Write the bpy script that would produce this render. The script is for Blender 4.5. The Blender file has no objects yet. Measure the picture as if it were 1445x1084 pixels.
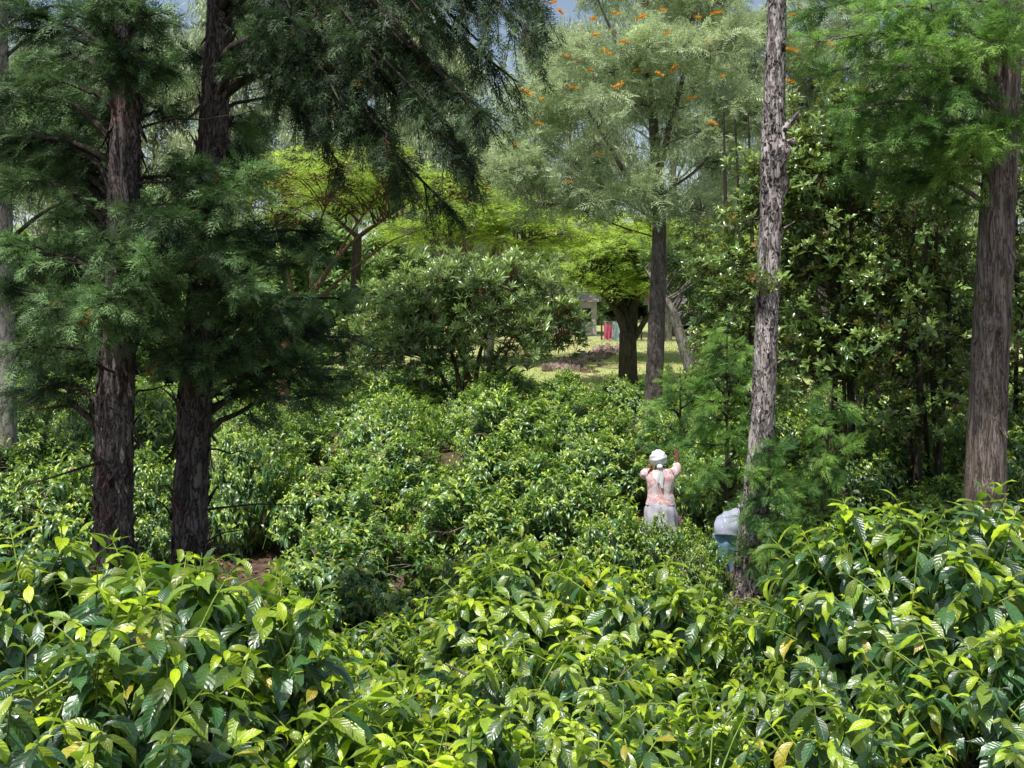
import bpy, math, random
import numpy as np
from mathutils import Vector

rng = np.random.default_rng(11)
random.seed(5)
PI = math.pi
scene = bpy.context.scene
col = scene.collection

# ------------------------------------------------------------------ camera numbers
FPX, CAM_H, HOR = 1600.0, 3.5, 455.0       # focal length in photo pixels, eye height, horizon row


def at(px, py, Y):
    """the point of the place seen at photo pixel px, py when it stands Y metres away"""
    return np.array([(px - 722.5) / FPX * Y, Y, CAM_H - (py - HOR) / FPX * Y])


def sm(a, b, x):
    t = np.clip((x - a) / (b - a), 0, 1)
    return t * t * (3 - 2 * t)


def ground_z(x, y):
    x = np.asarray(x, float); y = np.asarray(y, float)
    z = 1.0 * (1 - sm(4.5, 9.5, y))
    z = z + 0.12 * np.clip(y - 15, 0, 5) + 0.045 * np.clip(y - 28, 0, 37) + 0.03 * np.clip(y - 65, 0, 35) + 0.16 * np.clip(y - 100, 0, 80)
    z = z + 0.05 * np.sin(x * 0.9 + 1.3) * np.sin(y * 0.7) * sm(6, 12, y)
    z = z + 0.012 * x * sm(30, 70, y)
    return z


# ------------------------------------------------------------------ object helpers
def tag(o, label=None, cat=None, group=None, kind=None):
    if label: o['label'] = ' '.join(label.split()[:16])
    if cat: o['category'] = cat
    if group: o['group'] = group
    if kind: o['kind'] = kind
    return o


def empty(name, loc, label, cat, group=None, rz=0):
    o = bpy.data.objects.new(name, None)
    o.location = loc
    o.rotation_euler = (0, 0, rz)
    o.empty_display_size = 0.2
    col.objects.link(o)
    return tag(o, label, cat, group)


def nrm(a):
    a = np.asarray(a, float)
    return a / (np.linalg.norm(a, axis=-1, keepdims=True) + 1e-9)


def frames(d, n):
    """rotation matrices whose local Y is d and local Z is near n"""
    y = nrm(d)
    x = nrm(np.cross(y, n))
    z = np.cross(x, y)
    return np.stack([x, y, z], axis=-1)


class Soup:
    """quads gathered from many places, linked as ONE mesh object"""
    def __init__(s):
        s.V, s.Q, s.C, s.n = [], [], [], 0

    def raw(s, V, Q, C=None):
        V = np.asarray(V, np.float32).reshape(-1, 3)
        Q = np.asarray(Q, np.int32).reshape(-1, 4)
        s.V.append(V); s.Q.append(Q + s.n)
        if C is None: C = np.zeros((len(V), 4), np.float32)
        s.C.append(np.asarray(C, np.float32)); s.n += len(V)

    def place(s, tmpl, d, nvec, T, S, age, rnd=None):
        """copies of a template (V, Q, tv) at points T"""
        V, Q, tv = tmpl
        k = len(T)
        if k == 0: return
        M = frames(d, nvec)
        S = np.broadcast_to(np.asarray(S, float), (k,))
        P = np.einsum('kij,nj->kni', M * S[:, None, None], V) + np.asarray(T)[:, None, :]
        n = len(V)
        QQ = Q[None] + (np.arange(k) * n)[:, None, None]
        C = np.zeros((k, n, 4), np.float32)
        C[..., 0] = np.broadcast_to(np.asarray(age, float), (k,))[:, None]
        C[..., 1] = (rng.random(k) if rnd is None else rnd)[:, None]
        C[..., 2] = tv[None, :, 0]
        C[..., 3] = tv[None, :, 1]
        s.raw(P.reshape(-1, 3), QQ.reshape(-1, 4), C.reshape(-1, 4))

    def tube(s, pts, r, sides=5, cap=True):
        pts = np.asarray(pts, float)
        k = len(pts)
        r = np.broadcast_to(np.asarray(r, float), (k,))
        tg = nrm(np.gradient(pts, axis=0))
        ref = np.array([1.0, 0, 0]) if abs(tg[k // 2][0]) < 0.8 else np.array([0, 1.0, 0])
        a = nrm(np.cross(tg, ref)); b = np.cross(tg, a)
        th = np.arange(sides) * 2 * PI / sides
        P = pts[:, None] + r[:, None, None] * (np.cos(th)[None, :, None] * a[:, None] + np.sin(th)[None, :, None] * b[:, None])
        i = np.arange(k - 1)[:, None] * sides; j = np.arange(sides)[None]; j2 = (j + 1) % sides
        Q = np.stack([i + j, i + j2, i + sides + j2, i + sides + j], -1)
        s.raw(P.reshape(-1, 3), Q.reshape(-1, 4))

    def mesh(s, name, mat, smooth=True):
        V = np.concatenate(s.V); Q = np.concatenate(s.Q); C = np.concatenate(s.C)
        me = bpy.data.meshes.new(name)
        me.vertices.add(len(V)); me.vertices.foreach_set('co', V.ravel())
        me.loops.add(Q.size); me.loops.foreach_set('vertex_index', Q.ravel())
        me.polygons.add(len(Q))
        me.polygons.foreach_set('loop_start', np.arange(0, Q.size, 4, dtype=np.int32))
        me.polygons.foreach_set('loop_total', np.full(len(Q), 4, np.int32))
        me.polygons.foreach_set('use_smooth', np.full(len(Q), smooth))
        me.update(calc_edges=True)
        at_ = me.attributes.new('tint', 'FLOAT_COLOR', 'POINT')
        at_.data.foreach_set('color', C.ravel())
        me.materials.append(mat)
        return me

    def obj(s, name, mat, parent=None, smooth=True):
        o = bpy.data.objects.new(name, s.mesh(name, mat, smooth))
        col.objects.link(o)
        if parent is not None: o.parent = parent
        return o

    def shift(s, off):
        s.V = [v - np.asarray(off, np.float32) for v in s.V]
        return s


# ------------------------------------------------------------------ materials
def new_mat(name):
    m = bpy.data.materials.new(name)
    m.use_nodes = True
    nt = m.node_tree
    nt.nodes.clear()
    return m, nt, nt.nodes, nt.links


def nd(ns, t, **kw):
    n = ns.new(t)
    for k, v in kw.items():
        if k == 'inp':
            for a, b in v.items(): n.inputs[a].default_value = b
        else: setattr(n, k, v)
    return n


def rgb(c): return (c[0], c[1], c[2], 1)


def leaf_mat(name, old, new, rough=0.4, trans=0.3, tcol=(0.35, 0.6, 0.05), veins=False, dark=0.45, spec=0.5, back=None, brown=0.0, brown_col=(0.30, 0.17, 0.05)):
    m, nt, ns, lk = new_mat(name)
    at_ = nd(ns, 'ShaderNodeAttribute', attribute_name='tint')
    sp = nd(ns, 'ShaderNodeSeparateColor')
    lk.new(at_.outputs['Color'], sp.inputs[0])
    mix = nd(ns, 'ShaderNodeMix', data_type='RGBA')
    mix.inputs['A'].default_value = rgb(old); mix.inputs['B'].default_value = rgb(new)
    lk.new(sp.outputs[0], mix.inputs['Factor'])
    mr = nd(ns, 'ShaderNodeMapRange')
    mr.inputs['To Min'].default_value = 1 - dark; mr.inputs['To Max'].default_value = 1 + dark
    lk.new(sp.outputs[1], mr.inputs['Value'])
    mul = nd(ns, 'ShaderNodeVectorMath', operation='SCALE')
    lk.new(mix.outputs['Result'], mul.inputs[0]); lk.new(mr.outputs[0], mul.inputs['Scale'])
    colr = mul.outputs[0]
    if brown > 0:
        gt = nd(ns, 'ShaderNodeMath', operation='GREATER_THAN', inp={1: 1 - brown})
        fr = nd(ns, 'ShaderNodeMath', operation='FRACT')
        m17 = nd(ns, 'ShaderNodeMath', operation='MULTIPLY', inp={1: 17.3})
        lk.new(sp.outputs[1], m17.inputs[0]); lk.new(m17.outputs[0], fr.inputs[0]); lk.new(fr.outputs[0], gt.inputs[0])
        mb = nd(ns, 'ShaderNodeMix', data_type='RGBA')
        mb.inputs['B'].default_value = rgb(brown_col)
        lk.new(gt.outputs[0], mb.inputs['Factor']); lk.new(colr, mb.inputs['A'])
        colr = mb.outputs['Result']
    bs = nd(ns, 'ShaderNodeBsdfPrincipled')
    bs.inputs['Roughness'].default_value = rough
    bs.inputs['Specular IOR Level'].default_value = spec
    if veins or 0.55 < spec < 0.9:
        bs.inputs['Coat Weight'].default_value = 0.45; bs.inputs['Coat Roughness'].default_value = 0.22
    if veins:
        # u across (-1..1), v along the blade
        u = nd(ns, 'ShaderNodeMapRange', inp={'To Min': -1.0, 'To Max': 1.0}); lk.new(at_.outputs['Alpha'], u.inputs['Value'])
        ua = nd(ns, 'ShaderNodeMath', operation='ABSOLUTE'); lk.new(u.outputs[0], ua.inputs[0])
        um = nd(ns, 'ShaderNodeMath', operation='MULTIPLY', inp={1: -0.16}); lk.new(ua.outputs[0], um.inputs[0])
        vv = nd(ns, 'ShaderNodeMath', operation='ADD'); lk.new(sp.outputs[2], vv.inputs[0]); lk.new(um.outputs[0], vv.inputs[1])
        vs = nd(ns, 'ShaderNodeMath', operation='MULTIPLY', inp={1: 2 * PI * 9}); lk.new(vv.outputs[0], vs.inputs[0])
        cs = nd(ns, 'ShaderNodeMath', operation='COSINE'); lk.new(vs.outputs[0], cs.inputs[0])
        side = nd(ns, 'ShaderNodeMapRange', inp={'From Min': 0.80, 'From Max': 1.0}); lk.new(cs.outputs[0], side.inputs['Value'])
        mid = nd(ns, 'ShaderNodeMapRange', inp={'From Min': 0.10, 'From Max': 0.02}); lk.new(ua.outputs[0], mid.inputs['Value'])
        sm_ = nd(ns, 'ShaderNodeMath', operation='MULTIPLY', inp={1: 0.35}); lk.new(side.outputs[0], sm_.inputs[0])
        mx = nd(ns, 'ShaderNodeMath', operation='MAXIMUM'); lk.new(sm_.outputs[0], mx.inputs[0]); lk.new(mid.outputs[0], mx.inputs[1])
        mf = nd(ns, 'ShaderNodeMath', operation='MULTIPLY', inp={1: 0.28}); lk.new(mx.outputs[0], mf.inputs[0])
        vm = nd(ns, 'ShaderNodeMix', data_type='RGBA')
        vm.inputs['B'].default_value = (0.22, 0.34, 0.07, 1)
        lk.new(mf.outputs[0], vm.inputs['Factor']); lk.new(colr, vm.inputs['A'])
        geo0 = nd(ns, 'ShaderNodeNewGeometry')
        bn = nd(ns, 'ShaderNodeTexNoise', inp={'Scale': 55.0, 'Detail': 4.0, 'Roughness': 0.7}); lk.new(geo0.outputs['Position'], bn.inputs['Vector'])
        br_ = nd(ns, 'ShaderNodeMapRange', inp={'From Min': 0.3, 'From Max': 0.7, 'To Min': 0.72, 'To Max': 1.25}); lk.new(bn.outputs[0], br_.inputs['Value'])
        bl = nd(ns, 'ShaderNodeVectorMath', operation='SCALE'); lk.new(vm.outputs['Result'], bl.inputs[0]); lk.new(br_.outputs[0], bl.inputs['Scale'])
        sn = nd(ns, 'ShaderNodeMapRange', inp={'From Min': 0.70, 'From Max': 0.74, 'To Max': 0.8}); lk.new(bn.outputs[0], sn.inputs['Value'])
        sx = nd(ns, 'ShaderNodeMix', data_type='RGBA'); sx.inputs['B'].default_value = (0.16, 0.10, 0.03, 1)
        lk.new(sn.outputs[0], sx.inputs['Factor']); lk.new(bl.outputs[0], sx.inputs['A'])
        colr = sx.outputs['Result']
        hs = nd(ns, 'ShaderNodeMath', operation='MULTIPLY', inp={1: -1.0}); lk.new(cs.outputs[0], hs.inputs[0])
        hh = nd(ns, 'ShaderNodeMath', operation='SUBTRACT'); lk.new(hs.outputs[0], hh.inputs[0]); lk.new(mid.outputs[0], hh.inputs[1])
        geo = nd(ns, 'ShaderNodeNewGeometry')
        nz = nd(ns, 'ShaderNodeTexNoise', inp={'Scale': 34.0, 'Detail': 3.0})
        lk.new(geo.outputs['Position'], nz.inputs['Vector'])
        ad = nd(ns, 'ShaderNodeMath', operation='MULTIPLY_ADD', inp={1: 4.0}); lk.new(nz.outputs[0], ad.inputs[0]); lk.new(hh.outputs[0], ad.inputs[2])
        bp = nd(ns, 'ShaderNodeBump', inp={'Strength': 0.35, 'Distance': 0.0022}); lk.new(ad.outputs[0], bp.inputs['Height'])
        lk.new(bp.outputs[0], bs.inputs['Normal'])
        rr = nd(ns, 'ShaderNodeMapRange', inp={'To Min': rough - 0.1, 'To Max': rough + 0.18}); lk.new(nz.outputs[0], rr.inputs['Value'])
        lk.new(rr.outputs[0], bs.inputs['Roughness'])
    if back:
        geo2 = nd(ns, 'ShaderNodeNewGeometry')
        bm = nd(ns, 'ShaderNodeMix', data_type='RGBA')
        bm.inputs['B'].default_value = rgb(back)
        bf = nd(ns, 'ShaderNodeMath', operation='MULTIPLY', inp={1: 0.7}); lk.new(geo2.outputs['Backfacing'], bf.inputs[0])
        lk.new(bf.outputs[0], bm.inputs['Factor']); lk.new(colr, bm.inputs['A'])
        colr = bm.outputs['Result']
    lk.new(colr, bs.inputs['Base Color'])
    tr = nd(ns, 'ShaderNodeBsdfTranslucent')
    tm = nd(ns, 'ShaderNodeMix', data_type='RGBA', blend_type='MIX', inp={'Factor': 0.6})
    tm.inputs['B'].default_value = rgb(tcol)
    lk.new(colr, tm.inputs['A'])
    lk.new(tm.outputs['Result'], tr.inputs['Color'])
    ms = nd(ns, 'ShaderNodeMixShader')
    # young leaves let more light through
    tf = nd(ns, 'ShaderNodeMath', operation='MULTIPLY_ADD', inp={1: 0.22, 2: trans * 0.75}); lk.new(sp.outputs[0], tf.inputs[0])
    lk.new(tf.outputs[0], ms.inputs[0])
    lk.new(bs.outputs[0], ms.inputs[1]); lk.new(tr.outputs[0], ms.inputs[2])
    out = nd(ns, 'ShaderNodeOutputMaterial')
    lk.new(ms.outputs[0], out.inputs['Surface'])
    return m


def bark_mat(name, dark, light, accent=None, scale=9.0, stretch=0.12, bump=0.8, pits=0.0, moss=0.0, dist=0.02):
    m, nt, ns, lk = new_mat(name)
    tc = nd(ns, 'ShaderNodeTexCoord')
    mp = nd(ns, 'ShaderNodeMapping'); mp.inputs['Scale'].default_value = (1, 1, stretch)
    lk.new(tc.outputs['Object'], mp.inputs['Vector'])
    n1 = nd(ns, 'ShaderNodeTexNoise', inp={'Scale': scale, 'Detail': 8.0, 'Roughness': 0.65, 'Distortion': 0.6})
    lk.new(mp.outputs[0], n1.inputs['Vector'])
    v1 = nd(ns, 'ShaderNodeTexVoronoi', feature='DISTANCE_TO_EDGE', inp={'Scale': scale * 1.6})
    ds = nd(ns, 'ShaderNodeVectorMath', operation='MULTIPLY_ADD'); ds.inputs[1].default_value = (0.22, 0.22, 0.22)
    lk.new(n1.outputs['Color'], ds.inputs[0]); lk.new(mp.outputs[0], ds.inputs[2]); lk.new(ds.outputs[0], v1.inputs['Vector'])
    cr = nd(ns, 'ShaderNodeValToRGB')
    cr.color_ramp.elements[0].position = 0.32; cr.color_ramp.elements[0].color = rgb(dark)
    cr.color_ramp.elements[1].position = 0.68; cr.color_ramp.elements[1].color = rgb(light)
    lk.new(n1.outputs['Fac'], cr.inputs[0])
    crack = nd(ns, 'ShaderNodeMapRange', inp={'From Min': 0.0, 'From Max': 0.10, 'To Min': 0.35, 'To Max': 1.0})
    lk.new(v1.outputs['Distance'], crack.inputs['Value'])
    sc = nd(ns, 'ShaderNodeVectorMath', operation='SCALE')
    lk.new(cr.outputs[0], sc.inputs[0]); lk.new(crack.outputs[0], sc.inputs['Scale'])
    c = sc.outputs[0]
    n2 = nd(ns, 'ShaderNodeTexNoise', inp={'Scale': 2.3, 'Detail': 5.0})
    lk.new(tc.outputs['Object'], n2.inputs['Vector'])
    if accent:
        f = nd(ns, 'ShaderNodeMapRange', inp={'From Min': 0.56, 'From Max': 0.70, 'To Max': 0.75}); lk.new(n2.outputs['Fac'], f.inputs['Value'])
        mx = nd(ns, 'ShaderNodeMix', data_type='RGBA'); mx.inputs['B'].default_value = rgb(accent)
        lk.new(f.outputs[0], mx.inputs['Factor']); lk.new(c, mx.inputs['A']); c = mx.outputs['Result']
    if moss > 0:
        n3 = nd(ns, 'ShaderNodeTexNoise', inp={'Scale': 4.0, 'Detail': 6.0, 'Roughness': 0.7})
        lk.new(tc.outputs['Object'], n3.inputs['Vector'])
        f = nd(ns, 'ShaderNodeMapRange', inp={'From Min': 0.55, 'From Max': 0.66, 'To Max': moss}); lk.new(n3.outputs['Fac'], f.inputs['Value'])
        mx = nd(ns, 'ShaderNodeMix', data_type='RGBA'); mx.inputs['B'].default_value = (0.13, 0.13, 0.04, 1)
        lk.new(f.outputs[0], mx.inputs['Factor']); lk.new(c, mx.inputs['A']); c = mx.outputs['Result']
    h = nd(ns, 'ShaderNodeMath', operation='MULTIPLY_ADD', inp={1: 1.2}); lk.new(n1.outputs['Fac'], h.inputs[0]); lk.new(crack.outputs[0], h.inputs[2])
    hout = h.outputs[0]
    if pits > 0:
        mp2 = nd(ns, 'ShaderNodeMapping'); mp2.inputs['Scale'].default_value = (1, 1, 0.62)
        lk.new(tc.outputs['Object'], mp2.inputs['Vector'])
        dn = nd(ns, 'ShaderNodeTexNoise', inp={'Scale': 22.0, 'Detail': 4.0}); lk.new(mp2.outputs[0], dn.inputs['Vector'])
        dv = nd(ns, 'ShaderNodeVectorMath', operation='MULTIPLY_ADD'); dv.inputs[1].default_value = (0.09, 0.09, 0.09)
        lk.new(dn.outputs['Color'], dv.inputs[0]); lk.new(mp2.outputs[0], dv.inputs[2])
        v2 = nd(ns, 'ShaderNodeTexVoronoi', feature='F1', inp={'Scale': 24.0, 'Randomness': 1.0}); lk.new(dv.outputs[0], v2.inputs['Vector'])
        nn = nd(ns, 'ShaderNodeTexNoise', inp={'Scale': 5.0, 'Detail': 5.0, 'Roughness': 0.8}); lk.new(mp2.outputs[0], nn.inputs['Vector'])
        thr = nd(ns, 'ShaderNodeMath', operation='MULTIPLY_ADD', inp={1: 2.0, 2: -0.72}); lk.new(nn.outputs[0], thr.inputs[0])
        sb = nd(ns, 'ShaderNodeMath', operation='SUBTRACT'); lk.new(v2.outputs['Distance'], sb.inputs[0]); lk.new(thr.outputs[0], sb.inputs[1])
        pm = nd(ns, 'ShaderNodeMapRange', inp={'From Min': -0.02, 'From Max': 0.05, 'To Min': 1.0, 'To Max': 0.0}); lk.new(sb.outputs[0], pm.inputs['Value'])
        pf = nd(ns, 'ShaderNodeMath', operation='MULTIPLY', inp={1: pits}); lk.new(pm.outputs[0], pf.inputs[0])
        mx = nd(ns, 'ShaderNodeMix', data_type='RGBA'); mx.inputs['B'].default_value = (0.03, 0.022, 0.018, 1)
        lk.new(pf.outputs[0], mx.inputs['Factor']); lk.new(c, mx.inputs['A']); c = mx.outputs['Result']
        s2 = nd(ns, 'ShaderNodeMath', operation='MULTIPLY_ADD', inp={1: -1.5}); lk.new(pm.outputs[0], s2.inputs[0]); lk.new(hout, s2.inputs[2]); hout = s2.outputs[0]
    bp = nd(ns, 'ShaderNodeBump', inp={'Strength': bump, 'Distance': dist}); lk.new(hout, bp.inputs['Height'])
    bs = nd(ns, 'ShaderNodeBsdfPrincipled', inp={'Roughness': 0.9}); bs.inputs['Specular IOR Level'].default_value = 0.2
    lk.new(c, bs.inputs['Base Color']); lk.new(bp.outputs[0], bs.inputs['Normal'])
    out = nd(ns, 'ShaderNodeOutputMaterial'); lk.new(bs.outputs[0], out.inputs['Surface'])
    return m


def mix_mat(name, c1, c2, scale=5.0, c3=None, rough=0.85, bump=0.3, detail=8.0, lo=0.4, hi=0.6, dist=0.03):
    m, nt, ns, lk = new_mat(name)
    tc = nd(ns, 'ShaderNodeTexCoord')
    n1 = nd(ns, 'ShaderNodeTexNoise', inp={'Scale': scale, 'Detail': detail, 'Roughness': 0.65}); lk.new(tc.outputs['Object'], n1.inputs['Vector'])
    cr = nd(ns, 'ShaderNodeValToRGB')
    cr.color_ramp.elements[0].position = lo; cr.color_ramp.elements[0].color = rgb(c1)
    cr.color_ramp.elements[1].position = hi; cr.color_ramp.elements[1].color = rgb(c2)
    lk.new(n1.outputs['Fac'], cr.inputs[0])
    c = cr.outputs[0]
    if c3:
        n2 = nd(ns, 'ShaderNodeTexNoise', inp={'Scale': scale * 0.13, 'Detail': 4.0}); lk.new(tc.outputs['Object'], n2.inputs['Vector'])
        f = nd(ns, 'ShaderNodeMapRange', inp={'From Min': 0.45, 'From Max': 0.62}); lk.new(n2.outputs['Fac'], f.inputs['Value'])
        mx = nd(ns, 'ShaderNodeMix', data_type='RGBA'); mx.inputs['B'].default_value = rgb(c3)
        lk.new(f.outputs[0], mx.inputs['Factor']); lk.new(c, mx.inputs['A']); c = mx.outputs['Result']
    bp = nd(ns, 'ShaderNodeBump', inp={'Strength': bump, 'Distance': dist}); lk.new(n1.outputs['Fac'], bp.inputs['Height'])
    bs = nd(ns, 'ShaderNodeBsdfPrincipled', inp={'Roughness': rough}); bs.inputs['Specular IOR Level'].default_value = 0.25
    lk.new(c, bs.inputs['Base Color']); lk.new(bp.outputs[0], bs.inputs['Normal'])
    out = nd(ns, 'ShaderNodeOutputMaterial'); lk.new(bs.outputs[0], out.inputs['Surface'])
    return m


M = {}
M['coffee_near'] = leaf_mat('coffee_leaf_near', (0.040, 0.112, 0.036), (0.50, 0.64, 0.012), rough=0.33, trans=0.28, tcol=(0.42, 0.74, 0.02), veins=True, back=(0.10, 0.18, 0.06), spec=1.0, dark=0.6, brown=0.02, brown_col=(0.50, 0.42, 0.04))
M['coffee'] = leaf_mat('coffee_leaf', (0.085, 0.19, 0.055), (0.58, 0.72, 0.09), rough=0.36, trans=0.30, tcol=(0.36, 0.66, 0.03), spec=1.0, back=(0.09, 0.16, 0.05), brown=0.015)
M['stem_green'] = mix_mat('green_shoot', (0.14, 0.22, 0.03), (0.28, 0.36, 0.07), scale=20, rough=0.5)
M['stem_wood'] = mix_mat('grey_wood', (0.11, 0.085, 0.06), (0.30, 0.25, 0.19), scale=16, rough=0.9)
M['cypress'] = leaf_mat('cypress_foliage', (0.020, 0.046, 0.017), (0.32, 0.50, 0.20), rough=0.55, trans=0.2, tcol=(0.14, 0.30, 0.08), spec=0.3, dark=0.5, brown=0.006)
M['cypress_bright'] = leaf_mat('bright_conifer_foliage', (0.06, 0.16, 0.04), (0.34, 0.55, 0.12), rough=0.6, trans=0.33, tcol=(0.2, 0.42, 0.07), spec=0.3)
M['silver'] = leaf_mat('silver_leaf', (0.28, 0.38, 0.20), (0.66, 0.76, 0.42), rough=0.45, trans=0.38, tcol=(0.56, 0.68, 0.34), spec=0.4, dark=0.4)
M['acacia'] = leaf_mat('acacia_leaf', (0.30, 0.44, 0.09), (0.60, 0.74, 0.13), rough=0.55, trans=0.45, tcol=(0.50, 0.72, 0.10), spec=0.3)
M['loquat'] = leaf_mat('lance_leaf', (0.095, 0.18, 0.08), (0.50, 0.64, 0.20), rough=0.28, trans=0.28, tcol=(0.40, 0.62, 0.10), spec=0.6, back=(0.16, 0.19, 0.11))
M['broad'] = leaf_mat('broad_leaf', (0.10, 0.19, 0.055), (0.42, 0.58, 0.14), rough=0.27, trans=0.3, tcol=(0.34, 0.50, 0.06), spec=0.6, back=(0.13, 0.12, 0.05), brown=0.03)
M['euc'] = leaf_mat('gum_leaf', (0.26, 0.34, 0.20), (0.66, 0.74, 0.42), rough=0.45, trans=0.3, tcol=(0.36, 0.46, 0.16), spec=0.4)
M['dark_tree'] = leaf_mat('dark_foliage', (0.09, 0.17, 0.06), (0.34, 0.48, 0.13), rough=0.45, trans=0.25, tcol=(0.16, 0.32, 0.05), spec=0.4)
M['bark_cedar'] = bark_mat('shaggy_bark', (0.06, 0.046, 0.042), (0.25, 0.205, 0.19), accent=(0.22, 0.09, 0.07), scale=14, stretch=0.16, bump=1.0, dist=0.03)
M['bark_grey'] = bark_mat('grey_bark', (0.11, 0.082, 0.07), (0.36, 0.29, 0.25), scale=13, stretch=0.10, bump=0.8, moss=0.5)
M['bark_snag'] = bark_mat('weathered_bark', (0.24, 0.195, 0.18), (0.74, 0.66, 0.62), accent=(0.10, 0.08, 0.07), scale=8, stretch=0.22, bump=1.0, pits=0.95)
M['bark_silver'] = bark_mat('silver_oak_bark', (0.09, 0.068, 0.06), (0.30, 0.25, 0.22), scale=12, stretch=0.3, bump=0.7)
M['bark_acacia'] = bark_mat('orange_brown_bark', (0.10, 0.052, 0.028), (0.33, 0.20, 0.12), scale=14, stretch=0.3, bump=0.6)
M['bark_dark'] = bark_mat('dark_bark', (0.030, 0.025, 0.018), (0.10, 0.085, 0.06), scale=12, stretch=0.2, bump=0.6)
M['bark_pale'] = bark_mat('pale_bark', (0.18, 0.16, 0.13), (0.42, 0.39, 0.34), scale=6, stretch=0.3, bump=0.4, moss=0.4)


# ------------------------------------------------------------------ leaf and frond templates (local Y = axis, Z = upper face)
def leaf_t(nl, nw, hw=0.2, bend=0.8, fold=0.25, ruffle=0.0, seed=0, p=0.85, twist=0.0, acum=True):
    r = np.random.default_rng(seed)
    t = np.linspace(0, 1, nl + 1); u = np.linspace(-1, 1, nw + 1)
    w = np.sin(PI * np.clip(t, 0, 1) ** p) ** 0.85
    if acum:
        w = w * (1 - 0.68 * sm(0.66, 0.93, t))
    w = np.maximum(w, 0.03) * hw
    a = -bend * t ** 1.2 + 0.2 * bend
    dt = 1.0 / nl
    y = np.concatenate([[0], np.cumsum(np.cos(a[:-1]) * dt)]); z = np.concatenate([[0], np.cumsum(np.sin(a[:-1]) * dt)])
    T, U = np.meshgrid(t, u, indexing='ij')
    W = w[:, None] * np.ones_like(U)
    f = fold
    X = U * W * math.cos(f)
    ph = r.uniform(0, 6, 2)
    ruf = ruffle * np.abs(U) ** 1.5 * (np.sin(2 * PI * 4.3 * T + ph[0]) + 0.6 * np.sin(2 * PI * 7.1 * T + ph[1] + U * 1.6))
    Zl = np.abs(U) * W * math.sin(f) + ruf
    tw = twist * T
    Xr = X * np.cos(tw) - Zl * np.sin(tw); Zr = X * np.sin(tw) + Zl * np.cos(tw)
    A = a[:, None]
    Y = y[:, None] - Zr * np.sin(A); Z = z[:, None] + Zr * np.cos(A)
    V = np.stack([Xr, Y, Z], -1).reshape(-1, 3)
    i = np.arange(nl)[:, None] * (nw + 1); j = np.arange(nw)[None]
    Q = np.stack([i + j, i + j + 1, i + nw + 2 + j, i + nw + 1 + j], -1).reshape(-1, 4)
    tv = np.stack([T.ravel(), (U * 0.5 + 0.5).ravel()], -1)
    return V, Q, tv


def join_t(parts):
    """join placed templates: list of (template, dir, normal, point, scale)"""
    VV, QQ, TT, n = [], [], [], 0
    for (V, Q, tv), d, nn, p, s in parts:
        R = frames(np.array([d], float), np.array([nn], float))[0]
        VV.append(V @ (R * s).T + np.asarray(p)); QQ.append(Q + n); TT.append(tv); n += len(V)
    return np.concatenate(VV), np.concatenate(QQ), np.concatenate(TT)


def diamond(w=0.12):
    V = np.array([[0, 0, 0], [w / 2, 0.45, 0.0], [0, 1, -0.03], [-w / 2, 0.45, 0.0]], float)
    return V, np.array([[0, 1, 2, 3]]), np.array([[0, .5], [.5, 1], [1, .5], [.5, 0]], float)


def frond_t(n_side=12, n_sub=4, seed=0, w=0.1, spread=0.42, flat=0.12, bend=0.25):
    """feathery conifer spray"""
    r = np.random.default_rng(seed)
    parts = []
    D = diamond(w); Dm = diamond(0.035)
    def cpt(t): return np.array([0.03 * math.sin(3 * t), t, -bend * t * t])
    def cdir(t): return np.array([0.05, 1, -2 * bend * t])
    parts.append((Dm, (0, 1, -bend), (0, 0, 1), (0, 0, 0), 1.0))
    for i in range(n_side):
        t = 0.08 + 0.87 * i / (n_side - 1); s = 1 if i % 2 else -1
        L = spread * (1 - t) ** 0.6 * r.uniform(0.75, 1.2) + 0.1
        ang = r.uniform(0.55, 0.95)
        d = np.array([s * math.sin(ang), math.cos(ang), r.normal(0, flat) - bend * t])
        p = cpt(t)
        parts.append((D, d, (0, 0, 1), p, L))
        for k in range(n_sub):
            q = 0.25 + 0.65 * k / max(1, n_sub - 1); s2 = 1 if k % 2 else -1
            d2 = nrm(d + s2 * 0.75 * np.array([-d[1], d[0], 0]) + r.normal(0, flat, 3))
            parts.append((D, d2, (0, 0.1, 1), p + nrm(d) * q * L, L * 0.5 * (1.15 - q) + 0.07))
    return join_t(parts)


def pinnate_t(n=9, seed=0, w=0.13, L=0.32, bend=0.7):
    """fern-like leaf of narrow lobes"""
    r = np.random.default_rng(seed)
    parts = []
    D = diamond(w)
    pts, p, a = [], np.zeros(3), 0.25
    for i in range(n + 1):
        pts.append(p.copy()); p = p + np.array([0, math.cos(a), math.sin(a)]) / n; a -= bend / n * 1.6
    for i in range(n):
        t = (i + 0.5) / n
        l = L * math.sin(PI * (0.15 + 0.8 * t)) ** 0.7 * r.uniform(0.8, 1.15)
        ax = nrm(pts[i + 1] - pts[i])
        for s in (-1, 1):
            parts.append((D, nrm(np.array([s, 0, 0]) * 0.9 + ax * 0.7 + np.array([0, 0, r.normal(0, .15)])), (0, 0, 1), pts[i], l))
    parts.append((D, pts[-1] - pts[-2], (0, 0, 1), pts[-2], 0.25))
    return join_t(parts)


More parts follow.
